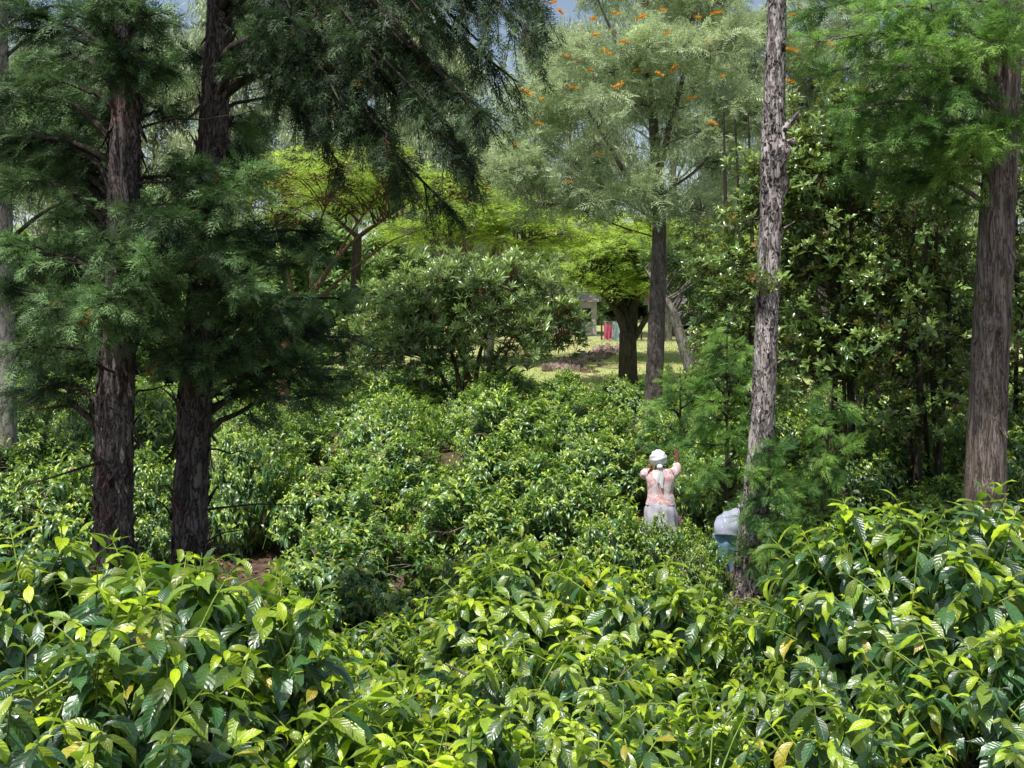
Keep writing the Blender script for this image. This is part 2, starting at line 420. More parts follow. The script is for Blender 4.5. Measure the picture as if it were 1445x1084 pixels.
def rosette_t(leaf_list, n=8, seed=0, open_=1.0, up=0.45, jit=0.2):
    r = np.random.default_rng(seed)
    parts = []
    for i in range(n):
        th = i * 2.4 + r.uniform(-.2, .2)
        k = i / n
        o = open_ * (1.0 - 0.55 * k)
        d = np.array([math.cos(th) * o, up + 0.5 * k + r.normal(0, jit), math.sin(th) * o])
        parts.append((leaf_list[i % len(leaf_list)], nrm(d), nrm(np.array([-d[0] * 0.3, 1, -d[2] * 0.3])), (0, -0.35 * (1 - k), 0), r.uniform(0.75, 1.1) * (1 - 0.25 * k)))
    return join_t(parts)


LEAF_HI = [leaf_t(9, 4, 0.192, b, f, ru, s, twist=tw) for s, (b, f, ru, tw) in enumerate(
    [(0.9, 0.25, 0.010, 0.2), (1.3, 0.35, 0.016, -0.25), (0.6, 0.15, 0.008, 0.1), (1.7, 0.42, 0.013, 0.3), (1.15, 0.2, 0.018, -0.1), (0.45, 0.3, 0.010, 0.0)])]
LEAF_MID = [leaf_t(4, 2, 0.22, b, f, 0.0, s, twist=tw) for s, (b, f, tw) in enumerate([(0.9, 0.25, .2), (1.4, 0.4, -.2), (0.6, 0.2, .1), (1.1, 0.5, 0)])]
LANCE = [leaf_t(3, 2, 0.115, b, 0.3, 0, s, p=0.9) for s, b in enumerate([0.5, 0.9, 0.2])]
BROAD = [leaf_t(3, 2, 0.20, b, 0.3, 0, s, p=0.95, acum=False) for s, b in enumerate([0.3, 0.6, 0.9])]
FROND_HI = [frond_t(13, 4, s, w=0.11) for s in range(4)]
FROND_MID = [frond_t(9, 2, s + 10, w=0.15) for s in range(4)]
FROND_LOW = [frond_t(6, 1, s + 20, w=0.24) for s in range(3)]
PINN = [pinnate_t(7, s, bend=b, w=0.2) for s, b in enumerate([0.5, 0.9, 1.3])]
ROS_LANCE = [rosette_t(LANCE, 9, s) for s in range(4)]
ROS_BROAD = [rosette_t(BROAD, 6, s, open_=1.0, up=0.3, jit=0.3) for s in range(4)]
_pb = []
for _s in range(4):
    _r = np.random.default_rng(_s + 40)
    _pb.append(join_t([(PINN[i % 3], nrm(np.array([math.cos(i * 2.4) * 0.9, 0.55 + 0.2 * _r.random(), math.sin(i * 2.4) * 0.9])), (0, 0.3, 1), (0, -0.12 * i, 0), _r.uniform(0.7, 1.1)) for i in range(5)]))
PINN_BUNCH = _pb


def pick_place(s, temps, d, n, T, S, age, rnd=None):
    k = len(T)
    which = rng.integers(0, len(temps), k)
    S = np.broadcast_to(np.asarray(S, float), (k,)); age = np.broadcast_to(np.asarray(age, float), (k,))
    for i, t in enumerate(temps):
        m = which == i
        if m.any():
            s.place(t, d[m], n[m], T[m], S[m], age[m], None if rnd is None else rnd[m])


# ------------------------------------------------------------------ coffee bushes
def coffee_bush(R, H, n_shoots, nodes, leaf, temps, name_mat, hi=False, seed=0, yellow=0.5, core=0.5):
    """returns (foliage soup, shoot soup, stem soup) of one bush standing at the origin"""
    global rng
    rng = np.random.default_rng(seed)
    fol, sh, st = Soup(), Soup(), Soup()
    ph = rng.uniform(0, 6.28, 6)
    g = (1 + 5 ** 0.5) / 2
    i = np.arange(n_shoots)
    dz = 1 - (i + 0.5) / n_shoots * 1.0
    th = 2 * PI * i / g + rng.normal(0, 0.25, n_shoots)
    dz = np.clip(dz + rng.normal(0, 0.05, n_shoots), 0.0, 1)
    und = 1.0 if hi else (0.72 + 0.28 * sm(0.0, 0.3, dz))
    rr = np.sqrt(1 - dz ** 2) ** (0.8 if hi else 1.0) * (1 if hi else 1) 
    lump = 1 + 0.13 * np.sin(3 * th + ph[0]) * rr + 0.10 * np.sin(5 * th + ph[1] + 4 * dz) + 0.07 * np.sin(9 * th + 7 * dz + ph[2])
    lump = lump + rng.normal(0, 0.04, n_shoots)
    out = np.stack([np.cos(th) * rr, np.sin(th) * rr, dz], -1)
    if not hi:      # tiers of arching branches with dark creases between them
        m = 34; k_ = np.arange(m); cz = 1 - (k_ + 0.5) / m; ca = 2.4 * k_ + rng.normal(0, 0.3, m)
        cc = nrm(np.stack([np.cos(ca) * np.sqrt(1 - cz ** 2), np.sin(ca) * np.sqrt(1 - cz ** 2), cz], -1) + rng.normal(0, 0.06, (m, 3)))
        ang = np.arccos(np.clip((nrm(out) @ cc.T).max(1), -1, 1))
        big = rng.uniform(0.85, 1.2, m)[(nrm(out) @ cc.T).argmax(1)]
        lump = lump * big * (1.06 - 0.50 * np.clip(ang / 0.30, 0, 1.2) ** 2)
        out = nrm(out + 0.6 * (nrm(out) - cc[(nrm(out) @ cc.T).argmax(1)]))
    surf = np.stack([np.cos(th) * rr * R * lump * und, np.sin(th) * rr * R * lump * und, H * (0.14 + 0.86 * dz ** (0.8 if hi else 1.0) * (0.5 + 0.5 * lump))], -1)
    L = leaf * (2.3 if hi else 2.6) * rng.uniform(0.7, 1.25, n_shoots)
    inner = rng.random(n_shoots) < core * 0.4
    surf[inner] *= np.array([0.8, 0.8, 0.88])
    tip_dir = nrm(out * np.array([1, 1, 0.35]) + np.array([0, 0, 0.42]) + rng.normal(0, 0.33, (n_shoots, 3)))
    n_v = nodes
    tn = (np.arange(n_v) + 0.5) / n_v            # 0 = inner, 1 = tip
    for q in range(n_v):
        t = tn[q]
        # arch: starts steep, tips lean over
        sag = -0.28 * L * (t - 0.5) ** 2
        p = surf + tip_dir * ((t - 0.65) * L)[:, None] + np.array([0, 0, 1.0]) * sag[:, None]
        from_tip = n_v - 1 - q
        base_age = {0: 1.0, 1: 0.85, 2: 0.32, 3: 0.05}.get(from_tip, 0.0)
        vig = np.clip(yellow + rng.choice([-0.45, 0.1, 0.45], n_shoots) + rng.normal(0, 0.1, n_shoots) + 0.3 * (dz - 0.4), 0, 1)
        age = np.clip(base_age * vig * 1.3, 0, 1)
        side = nrm(np.cross(tip_dir, np.array([0, 0, 1.0]) + rng.normal(0, 0.15, (n_shoots, 3))))
        if q % 2:
            upv = nrm(np.cross(side, tip_dir)); side = nrm(side * 0.75 + upv * 0.5)
        drp = (0.55 + 1.15 * (from_tip / n_v) if hi else 0.2 + 0.5 * (from_tip / n_v)) + rng.normal(0, 0.28, n_shoots)
        for sgn in (-1, 1):
            d = nrm(side * sgn * 0.8 + tip_dir * (0.55 if from_tip > 0 else 1.0) - np.array([0, 0, 1.0]) * drp[:, None] + rng.normal(0, 0.17, (n_shoots, 3)))
            n = nrm(np.array([0, 0, 1.0]) + out * (1.0 if hi else 0.8) + rng.normal(0, 0.22, (n_shoots, 3)))
            S = leaf * (1.12 if hi else 1.1) * rng.uniform(0.62, 1.28, n_shoots) * {0: 0.5, 1: 0.8}.get(from_tip, 1.0)
            keep = rng.random(n_shoots) < (0.95 if hi else 0.92)
            pick_place(fol, temps, d[keep], n[keep], p[keep], S[keep], age[keep])
    # shoots
    for k in range(n_shoots):
        if not hi and k % 3: continue
        tt = np.array([-0.45, 0.0, 0.35, 0.7, 1.02])
        sag = -0.28 * L[k] * (tt - 0.5) ** 2
        p = surf[k] + tip_dir[k] * ((tt - 0.65) * L[k])[:, None] + np.array([0, 0, 1.0]) * sag[:, None]
        w = leaf * (0.028 if hi else 0.03)
        sh.tube(p, np.array([1.5, 1.2, 1.0, 0.8, 0.4]) * w, 5 if hi else 3)
    # woody stems from the ground up
    ns_ = 9
    for k in range(ns_):
        a = k * 2.4 + rng.uniform(0, 1); l = rng.uniform(0.3, 0.6)
        e = np.array([math.cos(a) * R * l, math.sin(a) * R * l, H * rng.uniform(0.5, 0.78)])
        b = np.array([math.cos(a) * 0.08, math.sin(a) * 0.08, -0.05])
        t = np.linspace(0, 1, 7)[:, None]
        p = b + (e - b) * t + np.array([0, 0, 0.2]) * np.sin(PI * t) + rng.normal(0, 0.015, (7, 3))
        st.tube(p, np.linspace(0.028, 0.008, 7), 6)
        for j in range(8):
            q0 = p[2 + j % 4]; a2 = rng.uniform(0, 6.28); ll = R * rng.uniform(0.25, 0.5)
            e2 = q0 + np.array([math.cos(a2) * ll, math.sin(a2) * ll, rng.uniform(0.0, 0.3)])
            tt = np.linspace(0, 1, 4)[:, None]
            st.tube(q0 + (e2 - q0) * tt + np.array([0, 0, 0.04]) * np.sin(PI * tt), np.linspace(0.009, 0.004, 4), 4)
    return fol, sh, st


def make_bush(name, loc, rz, protos, label, cat, group, scale=(1, 1, 1)):
    root = empty(name, loc, label, cat, group, rz)
    for src in protos:
        o = src.copy(); col.objects.link(o); o.parent = root
        o.scale = scale
    return root


G_NEAR = 'coffee bushes in the near row along the bottom of the view'
G_FIELD = 'coffee bushes planted across the field'
near = [  # px, depth, py of the top, radius, n_shoots, leaf, yellow, label
    (1170, 5.6, 800, 0.32, 130, 0.14, 0.30, 'narrow coffee bush whose leaves hang beside the foot of the dead trunk'),
    (1056, 10.2, 842, 0.52, 160, 0.12, 0.45, 'low coffee bush right in front of the foot of the dead trunk'),
    (415, 7.4, 868, 0.62, 190, 0.125, 0.45, 'coffee bush in the dip of the near row, below the bare soil'),
    (555, 7.2, 885, 0.62, 190, 0.12, 0.55, 'coffee bush with reddish tips in the dip, left of the tall leafy tip'),
    (640, 8.8, 850, 0.62, 190, 0.12, 0.40, 'shaded coffee bush behind the tall leafy tip of the near row'),
    (1010, 7.6, 885, 0.60, 190, 0.12, 0.60, 'coffee bush in the right hand dip, in front of the bent person'),
    (300, 8.9, 850, 0.48, 160, 0.12, 0.40, 'coffee bush below the second shaggy trunk, hiding part of the bare soil'),
    (170, 7.6, 800, 0.70, 200, 0.125, 0.45, 'coffee bush just in front of the foot of the first shaggy trunk'),
    (1245, 8.2, 775, 0.64, 210, 0.125, 0.45, 'coffee bush behind the hanging dark leaves, right of the dead trunk'),
    (840, 8.4, 815, 0.62, 190, 0.12, 0.50, 'coffee bush behind the yellow green one, below the woman in the headscarf'),
    (60, 4.2, 770, 0.80, 210, 0.165, 0.22, 'big dark glossy coffee bush at the left edge in front of the shaggy trunks'),
    (335, 4.3, 815, 0.24, 90, 0.17, 0.65, 'tall leafy coffee shoots standing up right of the second shaggy trunk'),
    (265, 3.9, 812, 0.56, 180, 0.165, 0.42, 'large leaved coffee bush with pale shoots, right below the second shaggy trunk'),
    (110, 3.25, 930, 0.60, 170, 0.15, 0.25, 'low dark coffee bush at the very front of the left corner'),
    (455, 4.9, 925, 0.50, 170, 0.14, 0.50, 'lower coffee bush in the dip right of the large leaved left ones'),
    (500, 3.5, 1015, 0.46, 150, 0.15, 0.50, 'dark coffee bush at the bottom edge, left of the yellowest bushes'),
    (745, 5.7, 778, 0.60, 220, 0.14, 0.60, 'coffee bush with a tall drooping leafy tip standing up in the middle of the near row'),
    (890, 5.4, 805, 0.62, 230, 0.14, 0.78, 'yellow green coffee bush below the woman in the white headscarf'),
    (800, 4.3, 915, 0.62, 210, 0.115, 0.85, 'brightest yellow green coffee bush at the bottom centre'),
    (1290, 4.8, 735, 0.62, 230, 0.155, 0.22, 'tall coffee bush with hanging dark leaves right of the pitted dead trunk'),
    (1400, 5.0, 712, 0.75, 240, 0.150, 0.35, 'tallest coffee bush of the near row, below the thick right hand trunk'),
    (1060, 4.0, 965, 0.50, 190, 0.115, 0.60, 'coffee bush low in front between the yellow ones and the tall right ones'),
    (680, 3.3, 1015, 0.48, 160, 0.11, 0.75, 'small leaved yellowish coffee bush at the bottom edge, left of centre'),
    (950, 3.2, 1010, 0.50, 160, 0.10, 0.70, 'small leaved coffee bush at the bottom edge, right of centre'),
    (1210, 3.3, 1005, 0.48, 150, 0.11, 0.62, 'coffee bush at the bottom edge below the hanging dark leaves'),
    (1440, 3.9, 900, 0.50, 150, 0.13, 0.3, 'coffee bush cut by the right hand edge near the bottom corner'),
]
for i, (px, Y, py, R, ns_, lf, yel, lab) in enumerate(near):
    c = at(px, py, Y); gz = float(ground_z(c[0], Y)); H = c[2] - gz - 0.10
    fol, sh, st = coffee_bush(R, H, int(ns_ * 1.6), 7, lf * 0.86, LEAF_HI, None, hi=True, seed=100 + i, yellow=yel)
    root = empty('coffee_bush', (c[0], Y + R * 0.25, gz), lab, 'coffee bush', G_NEAR)
    fol.obj('foliage', M['coffee_near'], root)
    sh.obj('shoots', M['stem_green'], root)
    st.obj('stem', M['stem_wood'], root)

# the two long drooping shoots that stand out of the near row are part of their bushes' outline


# prototypes for the field
PROTO = []
for i in range(6):
    fol, sh, st = coffee_bush(1.0, 1.0, 600, 6, 0.115, LEAF_MID, None, hi=False, seed=200 + i, yellow=0.42 + 0.07 * (i % 3), core=0.6)
    trio = []
    for s_, nm, mt in ((fol, 'foliage', M['coffee']), (sh, 'shoots', M['stem_green']), (st, 'stem', M['stem_wood'])):
        trio.append(bpy.data.objects.new(nm, s_.mesh(nm, mt)))
    PROTO.append(trio)

rng = np.random.default_rng(77)
hand = [  # px, depth, py top, radius, label
    (505, 13.4, 738, 0.98, 'low rounded coffee bush above the dip in the near row, right of bare soil'),
    (345, 16.4, 612, 0.72, 'tall narrow coffee bush between the second shaggy trunk and the bare soil'),
    (475, 16.2, 662, 0.98, 'broad coffee bush behind the low rounded one, right of the bare soil'),
    (655, 15.6, 680, 1.0, 'coffee bush with sunlit crown right of the low rounded one'),
    (815, 16.0, 672, 0.86, 'coffee bush between the sunlit crown and the woman'),
    (210, 15.8, 655, 0.68, 'coffee bush seen between the two shaggy trunks'),
    (60, 14.8, 660, 0.95, 'wide coffee bush left of the first shaggy trunk'),
    (560, 18.6, 615, 1.0, 'wide coffee bush with yellow tips behind the two broad ones'),
    (710, 18.4, 618, 1.0, 'wide mounded coffee bush in the middle of the field'),
    (855, 18.8, 612, 1.0, 'wide mounded coffee bush left of the woman, higher up the field'),
    (865, 14.0, 728, 0.66, 'coffee bush in front of the skirt of the woman picking'),
    (925, 14.5, 738, 0.45, 'small coffee bush hiding the hem of the lavender skirt'),
    (985, 13.7, 812, 0.38, 'small coffee bush in front of the bent person'),
    (972, 14.9, 745, 0.50, 'small coffee bush between the woman and the bent person'),
    (730, 13.0, 765, 0.78, 'dark coffee bush just behind the tall leafy tip of the near row'),
    (1005, 17.6, 630, 0.78, 'coffee bush the woman is picking from'),
    (1190, 14.8, 735, 0.72, 'coffee bush right of the pitted dead trunk behind the feathery saplings'),
]
placed = []


def add_field(px, Y, H, R, lab, grp=G_FIELD, zoff=0.0):
    x = (px - 722.5) / FPX * Y
    pr = PROTO[int(rng.integers(0, 6))]
    gz = float(ground_z(x, Y)) + zoff
    make_bush('coffee_bush', (x, Y, gz), float(rng.uniform(0, 6.28)), pr, lab, 'coffee bush', grp, (R, R, H))
    placed.append((x, Y, R))


for px, Y, py, R, lab in hand:
    c = at(px, py, Y)
    add_field(px, Y, max(0.7, (c[2] - float(ground_z(c[0], Y))) * 0.97), R, lab)

avoid = [(2.1, 16.0, 0.45), (2.85, 14.6, 0.8), (2.1, 15.3, 0.5), (2.95, 13.3, 0.7), (2.9, 12.0, 0.6), (-3.55, 15.3, 0.85), (-3.7, 13.8, 0.8), (-2.9, 14.6, .3), (-3.2, 9.1, 0.6), (-2.8, 9.7, .6)]
cand = []
Y = 11.3
row = 0
while Y < 33:
    half = 0.47 * Y + 1.0
    x = -half + (row % 2) * 1.05
    while x < half:
        cand.append((x + rng.normal(0, 0.2), Y + rng.normal(0, 0.16), row)); x += 2.1
    Y += 2.4; row += 1
MARKS = [(10, 'the pale trunk at the left edge'), (160, 'the first shaggy trunk'), (275, 'the second shaggy trunk'), (420, 'the low orange branching tree'),
         (560, 'the left side of the lance leaved tree'), (680, 'the middle of the lance leaved tree'), (800, 'the lawn'), (925, 'the silver oak trunk'),
         (1080, 'the pitted dead trunk'), (1200, 'the stems of the broad leaved thicket'), (1290, 'the dark middle of the thicket'), (1390, 'the thick right hand trunk')]
ORD = ['nearest', 'second nearest', 'third nearest', 'fourth nearest', 'fifth nearest', 'sixth nearest', 'seventh nearest', 'eighth nearest', 'ninth nearest', 'tenth nearest', 'eleventh nearest', 'twelfth nearest', 'thirteenth nearest', 'fourteenth nearest', 'fifteenth nearest']
auto = []
for x, Y, row in cand:
    R = float(rng.uniform(0.85, 1.12)); ok = True
    for (a, b, c) in placed:
        if (x - a) ** 2 + (Y - b) ** 2 < (0.80 * (R + c)) ** 2: ok = False
    for (a, b, c) in avoid:
        if (x - a) ** 2 + (Y - b) ** 2 < (R * 0.75 + c) ** 2: ok = False
    px = 722.5 + x * FPX / Y
    # leave the lawn clear where it shows behind the field
    if Y > 31 and 770 < px < 1000: ok = False
    if not (-60 < px < 1505): ok = False
    if Y < 13.2 and 290 < px < 640: ok = False
    if ok:
        H = float(rng.uniform(1.05, 1.6)) if Y < 22 else float(rng.uniform(0.95, 1.35))
        if Y < 13.5: H = 1.1
        if 850 < px < 1010 and Y < 15.9: H = 0.9
        if 760 < px < 1010 and Y > 24: H = min(H, 1.2)
        auto.append((px, Y, H, R)); placed.append((x, Y, R))
byk = {}
for a in auto:
    k = min(range(len(MARKS)), key=lambda q: abs(MARKS[q][0] - a[0]))
    byk.setdefault((k, a[0] < MARKS[k][0]), []).append(a)
for (k, left), lst in byk.items():
    lst.sort(key=lambda a: a[1])
    for j, a in enumerate(lst):
        side = 'left of' if left else 'right of'
        add_field(a[0], a[1], a[2], a[3], 'coffee bush %s %s %s' % (ORD[min(j, 14)], side, MARKS[k][1]))


# ------------------------------------------------------------------ trunks
def curve_pts(keys, n):
    """smooth polyline through keys (x, y, z, r)"""
    K = np.asarray(keys, float)
    s = np.concatenate([[0], np.cumsum(np.linalg.norm(np.diff(K[:, :3], axis=0), axis=1))])
    q = np.linspace(0, s[-1], n)
    out = np.stack([np.interp(q, s, K[:, i]) for i in range(K.shape[1])], -1)
    if n > 8:
        w = max(1, n // (len(K) * 3))
        ker = np.ones(2 * w + 1) / (2 * w + 1)
        for i in range(3):
            pad = np.concatenate([2 * out[0, i] - out[1:w + 1, i][::-1], out[:, i], 2 * out[-1, i] - out[-w - 1:-1, i][::-1]])
            out[:, i] = np.convolve(pad, ker, 'valid')
    return out


def trunk_soup(keys, sides=40, step=0.03, amp=0.02, seed=0, flare=0.25, flakes=0, knobs=()):
    r = np.random.default_rng(seed)
    K = np.asarray(keys, float)
    L = np.sum(np.linalg.norm(np.diff(K[:, :3], axis=0), axis=1))
    n = max(8, int(L / step))
    C = curve_pts(K, n)
    z = np.linspace(0, L, n)[:, None]
    th = (np.arange(sides) * 2 * PI / sides)[None]
    D = np.zeros((n, sides))
    for i in range(22):
        m = r.integers(1, 13); kz = r.uniform(0.6, 9) * (0.5 if m > 6 else 1); p = r.uniform(0, 6.28)
        D += np.abs(np.sin(m * th * 0.5 * 2 / 2 + kz * z * 0.8 + p + 0.7 * np.sin(2.1 * z + i))) * r.uniform(0.3, 1) / 8
    D = D - D.mean()
    D += r.normal(0, 0.10, D.shape)
    rad = C[:, 3:4] * (1 + flare * np.exp(-z / 0.35) * (1 + 0.4 * np.sin(5 * th + seed))) + amp * D
    for (kz, kth, kr, ka) in knobs:
        dth = (th - kth + PI) % (2 * PI) - PI
        rad = rad + ka * np.exp(-((z - kz) / kr) ** 2 - (dth / 0.6) ** 2)
    P = np.stack([C[:, 0:1] + rad * np.cos(th), C[:, 1:2] + rad * np.sin(th), C[:, 2:3] + 0 * rad + 0 * th], -1)
    s = Soup()
    i = np.arange(n - 1)[:, None] * sides; j = np.arange(sides)[None]; j2 = (j + 1) % sides
    s.raw(P.reshape(-1, 3), np.stack([i + j, i + j2, i + sides + j2, i + sides + j], -1).reshape(-1, 4))
    # loose strips of peeling bark
    for k in range(flakes):
        zi = r.integers(2, n - 3); a = r.uniform(0, 2 * PI); rr_ = C[zi, 3] * 1.02
        base = np.array([C[zi, 0] + rr_ * math.cos(a), C[zi, 1] + rr_ * math.sin(a), C[zi, 2]])
        o = np.array([math.cos(a), math.sin(a), 0]); sd = np.array([-math.sin(a), math.cos(a), 0])
        l = r.uniform(0.08, 0.26); w = r.uniform(0.012, 0.04); up = 1 if r.random() < 0.45 else -1
        lift = r.uniform(0.1, 0.5); sw = r.normal(0, 0.35)
        t = np.linspace(0, 1, 5)
        ctr = base + up * np.array([0, 0, 1.0]) * (l * t * (1 - 0.3 * t * lift))[:, None] + o * (l * lift * t ** 2)[:, None] + sd * (l * sw * t)[:, None]
        ww = (w * (1 - 0.65 * t ** 2))[:, None]
        Vv = np.concatenate([ctr - sd * ww, ctr + sd * ww + o * 0.006], 0)
        Qq = [[q, q + 1, q + 6, q + 5] for q in range(4)]
        s.raw(Vv, Qq)
    return s


def stub(s, p, d, L, r0, r1):
    t = np.linspace(0, 1, 6)[:, None]
    s.tube(np.asarray(p) + nrm(d) * L * t + np.array([0, 0, 0.15 * L]) * t ** 2, np.linspace(r0, r1, 6), 9)


# ------------------------------------------------------------------ conifers
def trunk_at(keys, z):
    K = np.asarray(keys, float)
    return np.array([np.interp(z, K[:, 2], K[:, 0]), np.interp(z, K[:, 2], K[:, 1]), z]), np.interp(z, K[:, 2], K[:, 3])


def conifer(root, keys, ends, matf, matb, dens=13, frond=0.27, seed=0, temps=None, droop=0.3, rise=0.35, nf=6, bark_amp=0.02, flakes=0, sides=40, dead=0, knobs=(), age_mu=0.35, flare=0.25, tw=(0.25, 0.6)):
    global rng
    rng = np.random.default_rng(seed)
    temps = temps or FROND_HI
    off = np.asarray(root.location)
    trunk_soup(keys, sides=sides, amp=bark_amp, seed=seed, flakes=flakes, knobs=knobs, flare=flare).shift(off).obj('trunk', matb, root)
    br, fol = Soup(), Soup()
    for e in ends:
        e = np.asarray(e, float)
        ris = e[3] if len(e) > 3 else rise
        hang = len(e) > 3
        e = e[:3]
        L0 = np.linalg.norm(e[:2] - trunk_at(keys, e[2])[0][:2])
        zs = np.clip(e[2] - ris * L0 + rng.normal(0, 0.15), K_min(keys) + 0.8, None)
        a, rr_ = trunk_at(keys, zs)
        L = np.linalg.norm(e - a)
        if L < 0.1: continue
        t = np.linspace(0, 1, 10)[:, None]
        pts = a + (e - a) * t + np.array([0, 0, 1]) * (droop * L * 0.55) * np.sin(PI * t ** 0.8) + np.concatenate([np.zeros((1, 3)), rng.normal(0, 0.03, (9, 3))]).cumsum(0) * 0.5
        br.tube(pts, np.linspace(min(0.05, 0.012 + 0.013 * L), 0.006, 10), 6)
        n_tw = int(L * dens * (0.62 if hang else 1)) + 3
        tt = rng.uniform(0.18, 1, n_tw) ** 0.75
        if len(pts) and L > 3.2: tt = 0.5 + 0.5 * tt
        ix = tt * 9
        P0 = np.stack([np.interp(ix, np.arange(10), pts[:, q]) for q in range(3)], -1)
        tg = nrm(pts[-1] - pts[0])
        sd = nrm(np.cross(tg, [0, 0, 1.0]))
        sg = np.where(rng.random(n_tw) < 0.5, -1, 1)
        D = nrm(tg * rng.uniform(0.2, 1.0, n_tw)[:, None] + sd * (sg * rng.uniform(0.1, 1.0, n_tw))[:, None] + np.array([0, 0, 1.0]) * rng.normal(-0.08, 0.4, n_tw)[:, None])
        if hang: D = nrm(D + np.array([0, 0, -0.8]))
        l = rng.uniform(tw[0], tw[1], n_tw) * (1.15 - 0.5 * tt) * min(1.3, 0.6 + 0.25 * L)
        vb = rng.choice([-0.35, -0.1, 0.5]) if not hang else rng.choice([-0.6, -0.45, -0.2])  # sunlit and shaded boughs told apart by colour; hanging ones darkened as if backlit
        vig = np.clip(rng.normal(age_mu, 0.15, n_tw) + vb, 0, 1)
        for k in range(n_tw):
            u = np.linspace(0, 1, 5)[:, None]
            q = P0[k] + D[k] * l[k] * u - np.array([0, 0, 0.25]) * l[k] * u ** 2
            br.tube(q, np.linspace(0.006, 0.002, 5), 3)
        for f in range(nf):
            u = (f + 0.6) / nf
            pos = P0 + D * (l * u)[:, None] - np.array([0, 0, 0.25]) * (l * u ** 2)[:, None]
            sgn = 1 if f % 2 else -1
            sd2 = nrm(np.cross(D, [0, 0, 1.0]) + rng.normal(0, 0.3, (n_tw, 3)))
            d = nrm(D * (0.6 + 0.6 * u) + sd2 * sgn * (0.9 - 0.6 * u) + rng.normal(0, 0.42, (n_tw, 3)) - np.array([0, 0, 0.18]))
            nn = nrm(np.array([0, 0, 1.0]) + rng.normal(0, 0.5, (n_tw, 3)))
            age = np.clip(vig + 0.3 * (u - 0.4) + rng.normal(0, 0.1, n_tw), 0, 1)  # paler towards the tips, a sunlit look put into the colour
            pick_place(fol, temps, d, nn, pos, frond * rng.uniform(0.6, 1.2, n_tw), age, rng.random(n_tw) * (0.45 if hang else 1.0))  # hanging boughs keep only the darker tints, backlit shade put into the colour
    for k in range(dead):
        z = rng.uniform(K_min(keys) + 1.6, K_min(keys) + 5.5); a, rr_ = trunk_at(keys, z); an = rng.uniform(0, 6.28)
        d = np.array([math.cos(an), math.sin(an), rng.uniform(-0.1, 0.4)]); L = rng.uniform(0.3, 1.3)
        t = np.linspace(0, 1, 6)[:, None]
        br.tube(a + d * L * t + rng.normal(0, 0.02, (6, 3)) - np.array([0, 0, .2]) * t ** 2 * L, np.linspace(0.014, 0.003, 6), 5)
    br.shift(off).obj('branches', M['bark_dark'] if matb is not M['bark_grey'] else matb, root)
    fol.shift(off).obj('foliage', matf, root)


def K_min(keys): return np.asarray(keys)[:, 2].min()


def ring_ends(keys, z0, z1, n, r0, r1, seed):
    r = np.random.default_rng(seed); out = []
    for i in range(n):
        f = (i + 0.5) / n; z = z0 + (z1 - z0) * f; a = i * 2.4 + r.uniform(-.4, .4); L = (r0 + (r1 - r0) * f) * r.uniform(0.7, 1.15)
        c, _ = trunk_at(keys, z)
        out.append(c + np.array([math.cos(a) * L, math.sin(a) * L, 0.25 * L]))
    return out


def keyed(lst):
    """(px, py, Y, radius) to world keys"""
    return [list(at(a, b, c)) + [r] for a, b, c, r in lst]


def base_key(px, Y, r):
    x = (px - 722.5) / FPX * Y
    return [x, Y, float(ground_z(x, Y)) - 0.1, r]


# first shaggy trunk
k1 = [base_key(162, 9, 0.161)] + keyed([(160, 780, 9, 0.15), (161, 600, 9, 0.143), (172, 400, 9, 0.128), (176, 200, 9, 0.116), (184, 0, 9, 0.105), (190, -350, 9, 0.075), (195, -750, 9, 0.022)])
t1 = empty('cypress_tree', tuple(k1[0][:3]), 'cypress with shaggy peeling bark at the left, curled strips on its trunk', 'tree', 'dark cypress trees on the left')
e1 = [at(*q) for q in [(15, 480, 8.175), (60, 425, 7.8), (105, 455, 7.95), (150, 420, 8.025), (215, 385, 7.95), (255, 330, 7.8), (300, 370, 8.25), (0, 350, 9), (330, 300, 8.55), (5, 250, 9),
      (35, 120, 8.625), (100, 30, 8.25), (235, 150, 9.45), (20, 20, 9), (90, 300, 9.9), (150, 300, 10.05), (60, 200, 9.6), (230, 440, 9.6), (250, 240, 9.675), (120, 480, 9.3),
      (200, 470, 8.55), (60, 540, 9.375), (-40, 420, 9), (-60, 200, 9.15), (-50, 60, 9), (240, 40, 9.15), (120, 180, 9.9), (180, 510, 9.45), (40, 380, 9.75), (100, 370, 9.75), (260, 400, 9.45), (20, 550, 10.05)]]
e1 += [at(*q) for q in [(150, 50, 8.175), (190, 90, 8.325), (130, 10, 8.175), (205, 20, 8.4), (165, 100, 8.175), (150, 340, 8.025), (200, 300, 8.25)]]
e1 += ring_ends(k1, at(0, 20, 9)[2], at(0, -700, 9)[2], 12, 1.2, 0.5, 3)
_r = np.random.default_rng(91)
e1 += [at(_r.uniform(-40, 240), _r.uniform(0, 260), _r.uniform(9.2, 10.6)) for _ in range(12)] + [at(_r.uniform(-40, 240), _r.uniform(260, 520), _r.uniform(9.4, 10.6)) for _ in range(9)]
conifer(t1, k1, e1, M['cypress'], M['bark_cedar'], knobs=((1.6, 4.9, 0.12, 0.04), (2.3, 4.3, 0.1, 0.035), (3.1, 5.0, 0.12, 0.035)), dens=17, frond=0.13, temps=FROND_MID, seed=31, flakes=620, bark_amp=0.04, dead=12, nf=12, tw=(0.2, 0.45))
